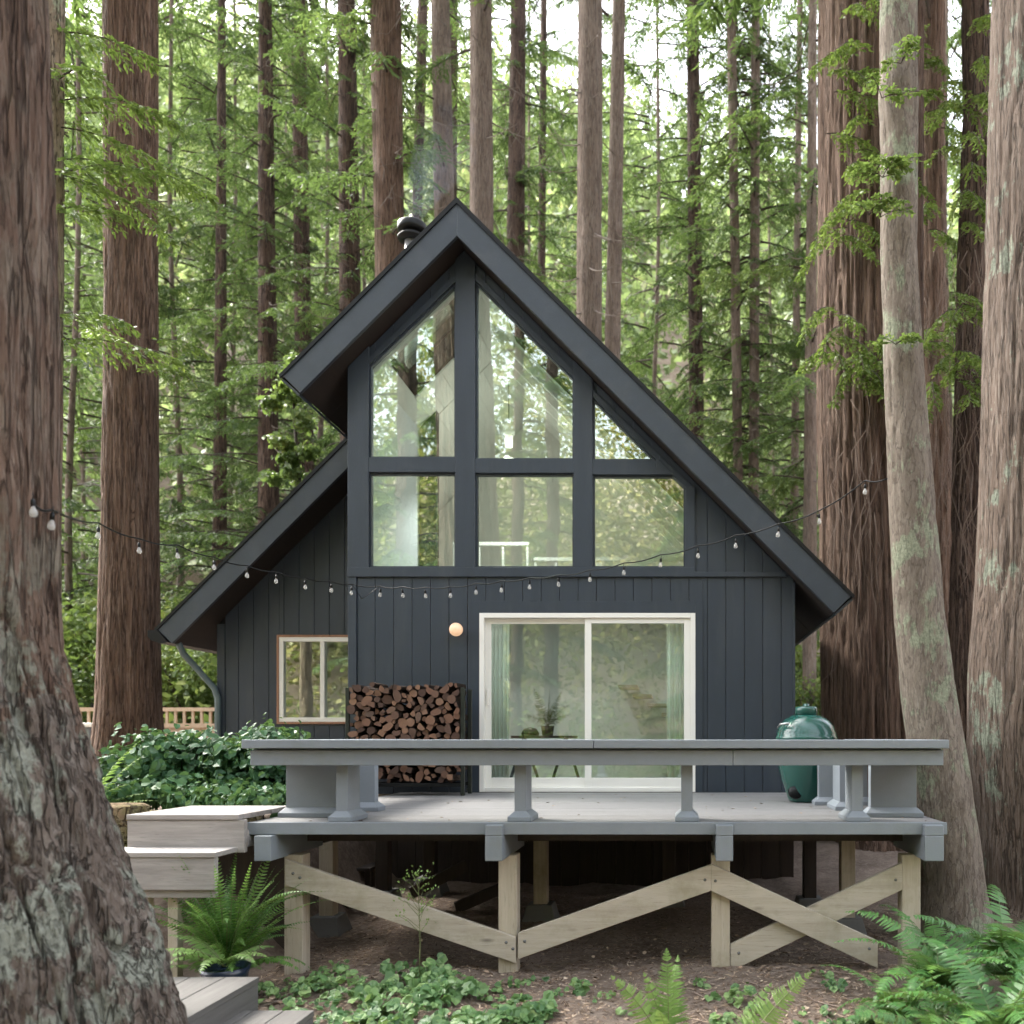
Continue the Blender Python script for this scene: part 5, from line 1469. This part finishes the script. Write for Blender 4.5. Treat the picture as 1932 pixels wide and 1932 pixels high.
for i in range(30):
    u = 200+i*11.5; a = P(u, 1530, 8.3); a.z = 0.95; b = P(u+rnd.uniform(-25, 25), rnd.uniform(1400, 1460), 8.3); m.tube([a, (a+b)/2+Vector((rnd.uniform(-.05, .05), -0.1, 0)), b], [0.008, 0.006, 0.003], 4)
m.build("stems", M['twig'], iv)

def frond(f, base, az, L_, e0, e1, wmax, npin=26, tone=0.5, roll=0.0, mi=0, prof=0.75, pw=0.42):
    """a fern frond: a bending rachis with two rows of narrow pinnae"""
    r = f.r; n = 40; t = np.linspace(0, 1, n); el = e0+(e1-e0)*t**1.2
    h = np.array([math.cos(az), math.sin(az), 0]); ds = L_/n
    st = np.cos(el)[:, None]*h + np.sin(el)[:, None]*np.array([0, 0, 1.0])
    pts = np.asarray(base)+np.cumsum(st*ds, 0)
    f.stem(pts[::5], 0.0045, 0.0015, 1)
    tp = np.linspace(0.14, 0.985, npin); idx = np.clip((tp*n).astype(int), 0, n-1)
    p = pts[idx]; tg = st[idx]; sd0 = np.cross(tg, np.array([0, 0, 1.0])); sd0 = unit(sd0)
    up = np.cross(sd0, tg); c, s_ = math.cos(roll), math.sin(roll); sd0, up = sd0*c+up*s_, up*c-sd0*s_
    wl = wmax*np.minimum(1, (tp+0.12)/0.35)**0.6*np.clip((1-tp)/(1-prof*0.45), 0, 1)**0.75
    sp = L_*0.84/npin
    for sg in (-1, 1):
        d = unit(sg*sd0+0.28*tg+r.normal(0, 0.07, p.shape)-0.18*up)
        ln = wl*r.uniform(0.9, 1.08, npin)
        a0 = p-tg*sp*pw; a1 = p+tg*sp*pw
        m0 = p+d*(ln*0.6)[:, None]-tg*sp*pw*0.75; m1 = p+d*(ln*0.6)[:, None]+tg*sp*pw*0.75
        tip = p+d*ln[:, None]+tg*sp*0.2-up*(ln*0.14)[:, None]; tip2 = tip+tg*0.0015
        V = np.stack([a0, a1, m1, m0, tip, tip2], 1).reshape(-1, 3); b = (np.arange(npin)*6)[:, None]
        Q = np.concatenate([b+np.array([[0, 1, 2, 3]]), b+np.array([[3, 2, 5, 4]])], 1).reshape(-1, 4)
        f.put(V, Q, np.repeat(np.clip(tone+r.normal(0, 0.09, npin), 0, 1), 2), mi)
def fern(label, base, fr, seed, mat='fern', group=None):
    f = Fol(seed)
    for a in fr: frond(f, (0, 0, 0), *a[:5], **(a[5] if len(a) > 5 else {}))
    o = link("sword_fern", f.mesh("sword_fern", [M[mat], M['stem']]), None, base)
    return tag(o, label, "fern", group or "ferns round the deck")
fr_ = random.Random(23)
# upright fern by the steps
fl = []
for i in range(84):
    az = 6.283*i/84*3+fr_.uniform(-0.4, 0.4); fl.append((az, fr_.uniform(0.6, 1.08), R(fr_.uniform(68, 88)), R(fr_.uniform(-15, 70)), fr_.uniform(0.05, 0.075), dict(npin=36, tone=fr_.uniform(0.25, 1.0), roll=fr_.uniform(-1.0, 1.0), pw=0.34)))
for i in range(12):
    az = fr_.uniform(0, 6.28); fl.append((az, fr_.uniform(0.5, 0.75), R(55), R(fr_.uniform(-50, -10)), 0.085, dict(npin=30, tone=0.8, pw=0.4)))
b = P(428, 1800, 6.2); b.z = gz(b.x, b.y)+0.02; fern("tall upright fern growing between the bleached steps and the left post", b, fl, 501)
# potted arching fern
qx, qy = px(425, 5.86), 5.86
m = MB(); m.lathe((qx, qy, 0.0), [(0.0, -0.05), (0.11, -0.05), (0.145, 0.18), (0.16, 0.23), (0.145, 0.23), (0.13, 0.20), (0.0, 0.19)], 28)
tag(m.build("plant_pot", plain("dark_blue_glaze", C(0.012, 0.02, 0.04), 0.25)), "dark blue round pot half hidden behind the grey platform", "pot")
fl = []
for az, L_, e1 in ((-0.15, 0.36, -30), (-0.6, 0.42, -35), (3.3, 0.40, -25), (3.75, 0.5, -20), (2.8, 0.42, 0), (-1.5, 0.4, -40), (4.1, 0.52, -30), (0.5, 0.35, -20), (-2.2, 0.45, -35), (3.0, 0.5, -5)):
    fl.append((az, L_, R(52), R(e1), 0.085, dict(npin=22, tone=fr_.uniform(0.4, 0.9), pw=0.5)))
fern("low arching fern with pale fronds growing in the dark blue pot", (qx, qy, 0.22), fl, 502, 'fernlight')
# pale fern fronds at the left of the ivy
fl = [(az, L_, R(e0), R(e1), 0.10, dict(npin=22, tone=fr_.uniform(0.4, 0.9), pw=0.5)) for az, L_, e0, e1 in ((0.1, 0.6, 40, 0), (-0.2, 0.55, 55, 10), (0.4, 0.7, 65, 35), (-0.5, 0.6, 25, -15), (0.0, 0.65, 30, -5), (2.6, 0.4, 60, 10), (0.2, 0.8, 72, 40))]
b = P(160, 1475, 7.5); b.z = 1.08; fern("pale feathery fern peeping past the giant trunk at the ivy's left end", b, fl, 503, 'fernlight')
# cluster at the lower right
spots = [(1775, 1840, 5.75, 12, 1.0, 0.14, 'fern'), (1895, 1790, 6.1, 12, 1.05, 0.14, 'fern'), (1695, 1915, 5.35, 8, 0.68, 0.11, 'fern'), (1885, 1930, 5.0, 11, 0.9, 0.135, 'fern'), (1985, 1840, 5.5, 11, 1.0, 0.14, 'fern'), (1785, 1985, 4.9, 7, 0.66, 0.11, 'fern')]
labs = ["large dark fern arching in the middle of the lower right cluster", "large fern against the foot of the right trunks", "smaller fern leaning over the bare soil at the cluster's left", "fern in the bottom right corner", "fern at the right picture edge above the corner fern", "low fern at the bottom edge of the right cluster"]
for k, (u, v, Y, n, L_, wd, mt) in enumerate(spots):
    fl = []
    for i in range(n):
        az = 6.283*i/n+fr_.uniform(-0.3, 0.3)
        fl.append((az, L_*fr_.uniform(0.75, 1.1), R(fr_.uniform(60, 84)), R(fr_.uniform(-60, -5)), wd*fr_.uniform(0.85, 1.1), dict(npin=30, tone=fr_.uniform(0.0, 0.75), roll=fr_.uniform(-0.5, 0.5), pw=0.40)))
    for i in range(3):
        az = -1.57+fr_.uniform(-1.0, 1.0); fl.append((az, L_*fr_.uniform(0.5, 0.8), R(fr_.uniform(75, 88)), R(fr_.uniform(-40, 20)), wd, dict(npin=28, tone=fr_.uniform(0.3, 0.9), pw=0.40)))
    x = px(u, Y); fern(labs[k], (x, Y, gz(x, Y)), fl, 510+k, mt)
# young ferns at the bottom centre
PW = dict(pw=0.36)
fl = [(R(172), 0.58, R(66), R(38), 0.11, dict(npin=28, tone=0.8, roll=1.25, pw=0.42)), (R(100), 0.62, R(88), R(76), 0.125, dict(npin=32, tone=0.45, roll=0.15, pw=0.42)), (R(70), 0.58, R(82), R(66), 0.115, dict(npin=30, tone=0.5, roll=0.3, pw=0.42)), (R(255), 0.42, R(75), R(35), 0.10, dict(npin=26, tone=0.8, pw=0.42)), (R(150), 0.5, R(78), R(60), 0.10, dict(npin=26, tone=0.75, roll=0.9, pw=0.42))]
b = P(1262, 1985, 5.1); b.z = gz(b.x, b.y)-0.02; fern("young upright fern at the bottom middle of the bare soil", b, fl, 530, 'fernlight')
fl = [(R(14), 0.68, R(52), R(36), 0.12, dict(npin=30, tone=0.9, roll=-1.2, pw=0.42)), (R(40), 0.5, R(60), R(40), 0.09, dict(npin=26, tone=0.7, roll=-0.9, pw=0.42)), (R(280), 0.36, R(60), R(10), 0.09, dict(npin=24, tone=0.8, pw=0.42))]
b = P(1385, 1985, 5.1); b.z = gz(b.x, b.y)-0.02; fern("bright fern frond leaning right on the bare soil", b, fl, 531, 'fernlight')
# feathery houseplant on the indoor table
f = Fol(540)
for az, L_, e0, e1 in ((0.2, 0.5, 75, 60), (2.9, 0.55, 75, 62), (2.4, 0.42, 60, 35), (-0.4, 0.42, 55, 25), (1.4, 0.5, 85, 75), (3.5, 0.35, 45, 0), (-0.9, 0.4, 60, 30), (0.6, 0.35, 45, 5)):
    frond(f, (0, 0, 0.12), az, L_, R(e0), R(e1), 0.10, npin=16, tone=0.3, roll=1.0, pw=0.2)
link("leaves", f.mesh("leaves", [M['needle'], M['stem']]), PLANT)

# creeping leafy plants on the soil
f = Fol(601)
def sprig(x, y, n, rad, h, leaf, tn):
    r = f.r; z0 = gz(x, y)
    a = r.uniform(0, 6.283, n); q = rad*np.sqrt(r.uniform(0, 1, n)); X = x+q*np.cos(a); Y = y+q*np.sin(a)*0.8
    Z = ground_z(X, Y)+h*r.uniform(0.25, 1, n)*(1-0.4*q/rad)
    for k in range(0, n, 2): f.stem([(X[k]+(x-X[k])*0.3, Y[k]+(y-Y[k])*0.3, Z[k]-h*0.7-0.02), ((X[k]*2+x)/3, (Y[k]*2+y)/3, Z[k]-0.02), (X[k], Y[k], Z[k])], 0.0025, 0.001)
    pos = np.stack([X, Y, Z], -1); nr = unit(np.array([0, -0.45, 0.9])+r.normal(0, 0.35, (n, 3))); d = unit(np.stack([np.cos(a), np.sin(a), 0*a-0.25], -1)+r.normal(0, 0.3, (n, 3)))
    ln = leaf*r.uniform(0.4, 1.45, n)
    V, Q = broad_from(pos-d*(ln*0.5)[:, None], d, nr, ln, ln*0.50, 0.12); f.put(V, Q, np.repeat(np.clip(tn+r.normal(0, 0.26, n), 0, 1), 2))
    # three-lobed leaves: two side lobes
    for sg in (-1, 1):
        sd = unit(np.cross(d, nr))*sg; dd = unit(d*0.45+sd); V, Q = broad_from(pos-d*(ln*0.4)[:, None], dd, nr, ln*0.72, ln*0.36, 0.12); f.put(V, Q, np.repeat(np.clip(tn+r.normal(0, 0.26, n), 0, 1), 2))
cr = random.Random(31)
for (u, v, Y, n, rad, h, leaf, tn) in ((790, 1790, 6.15, 46, 0.26, 0.22, 0.07, 0.5), (840, 1830, 5.85, 52, 0.26, 0.16, 0.075, 0.5), (700, 1840, 5.85, 40, 0.26, 0.12, 0.06, 0.6), (760, 1880, 5.55, 44, 0.28, 0.12, 0.065, 0.5), (620, 1815, 6.1, 30, 0.2, 0.14, 0.05, 0.7), (600, 1840, 5.9, 20, 0.16, 0.12, 0.045, 0.6), (650, 1880, 5.6, 30, 0.24, 0.1, 0.05, 0.5), (560, 1895, 5.45, 22, 0.2, 0.08, 0.06, 0.4), (500, 1830, 5.9, 14, 0.14, 0.12, 0.05, 0.8), (870, 1905, 5.35, 36, 0.24, 0.11, 0.07, 0.45), (990, 1880, 5.55, 38, 0.20, 0.13, 0.075, 0.4), (960, 1910, 5.3, 24, 0.18, 0.1, 0.07, 0.45), (700, 1920, 5.3, 36, 0.3, 0.09, 0.06, 0.5), (1095, 1830, 6.0, 12, 0.10, 0.12, 0.045, 0.7), (1150, 1850, 5.85, 9, 0.14, 0.06, 0.04, 0.7), (1395, 1860, 5.85, 14, 0.10, 0.14, 0.05, 0.9), (1420, 1880, 5.6, 12, 0.1, 0.1, 0.05, 0.6), (1575, 1835, 5.95, 16, 0.09, 0.1, 0.045, 0.3), (1600, 1900, 5.4, 14, 0.16, 0.07, 0.05, 0.4), (1690, 1920, 5.3, 34, 0.2, 0.14, 0.05, 1.0), (1830, 1925, 5.2, 40, 0.26, 0.14, 0.055, 1.0), (1520, 1925, 5.3, 10, 0.12, 0.06, 0.05, 0.3), (640, 1790, 6.5, 10, 0.2, 0.1, 0.05, 0.6), (540, 1850, 5.8, 16, 0.2, 0.1, 0.05, 0.7)):
    x = px(u, Y); sprig(x, Y, int(n*1.15), rad*1.05, h, leaf, tn)
for i in range(46):
    u = cr.uniform(520, 1100) if i < 34 else cr.uniform(1100, 1650); Y = cr.uniform(5.2, 6.3); sprig(px(u, Y), Y, cr.randint(3, 9), cr.uniform(0.05, 0.14), cr.uniform(0.03, 0.09), cr.uniform(0.03, 0.055), cr.uniform(0.3, 0.8))
o = link("ground_cover", f.mesh("ground_cover", [M['ground_leaf'], M['stem']])); tag(o, "low creeping green leaves scattered over the bare soil", "ground cover", kind="stuff")

# tall flowering weed before the left brace
b = P(790, 1800, 6.15); b.z = gz(b.x, b.y)
f = Fol(640); r = f.r; wb = np.array([0.0, 0, 0]); top = 0.78
f.stem([(0, 0, 0), (0.01, 0, 0.3), (0.0, 0.01, 0.55), (-0.01, 0, top)], 0.005, 0.002)
for k in range(22):
    z = r.uniform(0.36, top); az = r.uniform(0, 6.28); L_ = r.uniform(0.08, 0.24)*(1.25-z/top*0.7)
    e_ = np.array([L_*math.cos(az), 0.5*L_*math.sin(az), z+L_*0.75]); f.stem([(0, 0, z), e_*np.array([.6, .6, 1])-np.array([0, 0, 0.03]), e_], 0.0022, 0.0012)
    for j in range(7):
        q = e_+r.normal(0, 0.022, 3); dd = unit(r.normal(0, 1, 3)+np.array([0, 0, 1.0])); V, Q = quads_from(q[None], dd[None], unit(r.normal(0, 1, (1, 3))), np.array([0.022]), np.array([0.007])); f.put(V, Q, np.array([0.8]))
o = link("flowering_weed", f.mesh("flowering_weed", [M['fernlight'], M['stem']]), None, b); tag(o, "tall thin weed with pale buds standing before the left brace", "weed")

# needle and twig litter on the soil, ivy leaves at the deck edge
r = np.random.default_rng(71); n = 42000
X = r.uniform(-3.2, 2.2, n); Y = 4.6+5.0*r.uniform(0, 1, n)**1.6
Z = ground_z(X, Y)+0.004; a = r.uniform(0, 6.283, n)
d = unit(np.stack([np.cos(a), np.sin(a), r.normal(0, 0.12, n)], -1)); nr = unit(np.array([0, 0, 1.0])+r.normal(0, 0.2, (n, 3))); ln = r.uniform(0.015, 0.075, n)
V, Q = quads_from(np.stack([X, Y, Z], -1), d, nr, ln, np.minimum(ln*0.16, 0.005))
lit = leafy("litter", C(0.06, 0.04, 0.028), C(0.26, 0.18, 0.125), C(0.50, 0.40, 0.30), 0.0, 0.9, 0.02, C(0.1, 0.05, 0.02))
o = link("needle_litter", np_mesh("needle_litter", V, Q, lit, r.uniform(0, 1, n))); tag(o, "dry brown needles and twigs strewn over the soil", "litter", kind="stuff")
f = Fol(73)
for k in range(130):
    x, y, a = r.uniform(-3.0, 2.0), 4.9+4.0*r.uniform(0, 1)**1.5, r.uniform(0, 6.28); L_ = r.uniform(0.06, 0.38)
    q = [(x+L_*t*math.cos(a)+0.03*math.sin(7*t+k), y+L_*t*math.sin(a), 0) for t in np.linspace(0, 1, 5)]
    q = [(u_, v_, gz(u_, v_)+0.008+0.012*math.sin(3*i_)) for i_, (u_, v_, _) in enumerate(q)]
    f.stem(q, r.uniform(0.003, 0.008), 0.0015, 0)
o = link("fallen_twigs", f.mesh("fallen_twigs", [plain("dead_twig", C(0.20, 0.15, 0.12), 0.9)])); tag(o, "small dead twigs scattered over the soil and under the deck", "twigs", kind="stuff")
f = Fol(72)
n = 70; X = r.uniform(dxl+0.1, dxr-0.1, n); Y = r.uniform(6.4, 9.7, n); a = r.uniform(0, 6.283, n)
V, Q = broad_from(np.stack([X, Y, np.full(n, DZ+0.004)], -1), np.stack([np.cos(a), np.sin(a), 0*a], -1), unit(np.array([0, 0, 1.0])+r.normal(0, 0.15, (n, 3))), r.uniform(0.015, 0.045, n), r.uniform(0.004, 0.012, n), 0.2)
f.put(V, Q, np.repeat(r.uniform(0, 1, n), 2)); n = 260; X = r.uniform(XL_E, RX+1.2, n); X = np.where(np.sin(X*9)+r.normal(0, 0.5, n) > 0.2, X, RX-1.9*np.abs(np.sin(X*5))); Y = r.uniform(9.56, 10.0, n); a = r.uniform(0, 6.283, n)
V, Q = broad_from(np.stack([X, Y, RZ-np.abs(X-RX)+0.022], -1), unit(np.stack([np.cos(a), np.sin(a), r.uniform(-0.2, 0.7, n)], -1)), unit(np.array([0, 0, 1.0])+r.normal(0, 0.3, (n, 3))), r.uniform(0.02, 0.06, n), r.uniform(0.003, 0.008, n), 0.2)
f.put(V, Q, np.repeat(r.uniform(0, 0.5, n), 2))
n = 420; X = r.uniform(-2.9, 2.0, n); Y = 5.0+3.0*r.uniform(0, 1, n)**1.4; a = r.uniform(0, 6.283, n)
V, Q = broad_from(np.stack([X, Y, ground_z(X, Y)+0.008], -1), unit(np.stack([np.cos(a), np.sin(a), r.uniform(-0.1, 0.4, n)], -1)), unit(np.array([0, 0, 1.0])+r.normal(0, 0.3, (n, 3))), r.uniform(0.02, 0.06, n), r.uniform(0.008, 0.02, n), 0.2)
f.put(V, Q, np.repeat(r.uniform(0, 1, n), 2))
o = link("fallen_leaves", f.mesh("fallen_leaves", [lit])); tag(o, "dry fallen leaves lying on the deck boards, roof edge and soil", "leaves", kind="stuff")

# ------------------------------------------------------------------ chimney smoke
m = MB(); rs = [0.16, 0.30, 0.48, 0.66, 0.80, 0.5]
path = [P(772, 428, 12.25), P(782, 395, 12.2), P(802, 350, 12.1), P(826, 305, 12.0), P(848, 262, 11.9), P(862, 225, 11.9)]
m.tube(path, [q*0.55 for q in rs], 14)
g = G("smoke"); v = g.coord((1, 1, 0.7)); nn = g.noise(v, 1.4, 4, 0.6, 0.8)
sepz = g.n("SeparateXYZ", {0: g.n("TexCoord").outputs["Generated"]})
fade = g.ramp(sepz.outputs[2], [(0.0, 1.0), (0.25, 0.7), (0.6, 0.22), (0.9, 0.0)])
dn = g.n("Math", {0: g.ramp(nn, [(0.28, 0.0), (0.85, 1.0)]).outputs[0], 1: fade.outputs[0]}, operation='MULTIPLY')
dn = g.n("Math", {0: dn.outputs[0], 1: 0.38}, operation='MULTIPLY')
pv = g.n("VolumePrincipled", {"Color": (0.62, 0.74, 1.0, 1), "Density": dn.outputs[0], "Anisotropy": 0.2})
g.t.links.new(pv.outputs[0], g.out.inputs["Volume"])
tag(m.build("smoke", g.m), "thin bluish smoke drifting up from the chimney", "smoke", kind="stuff")
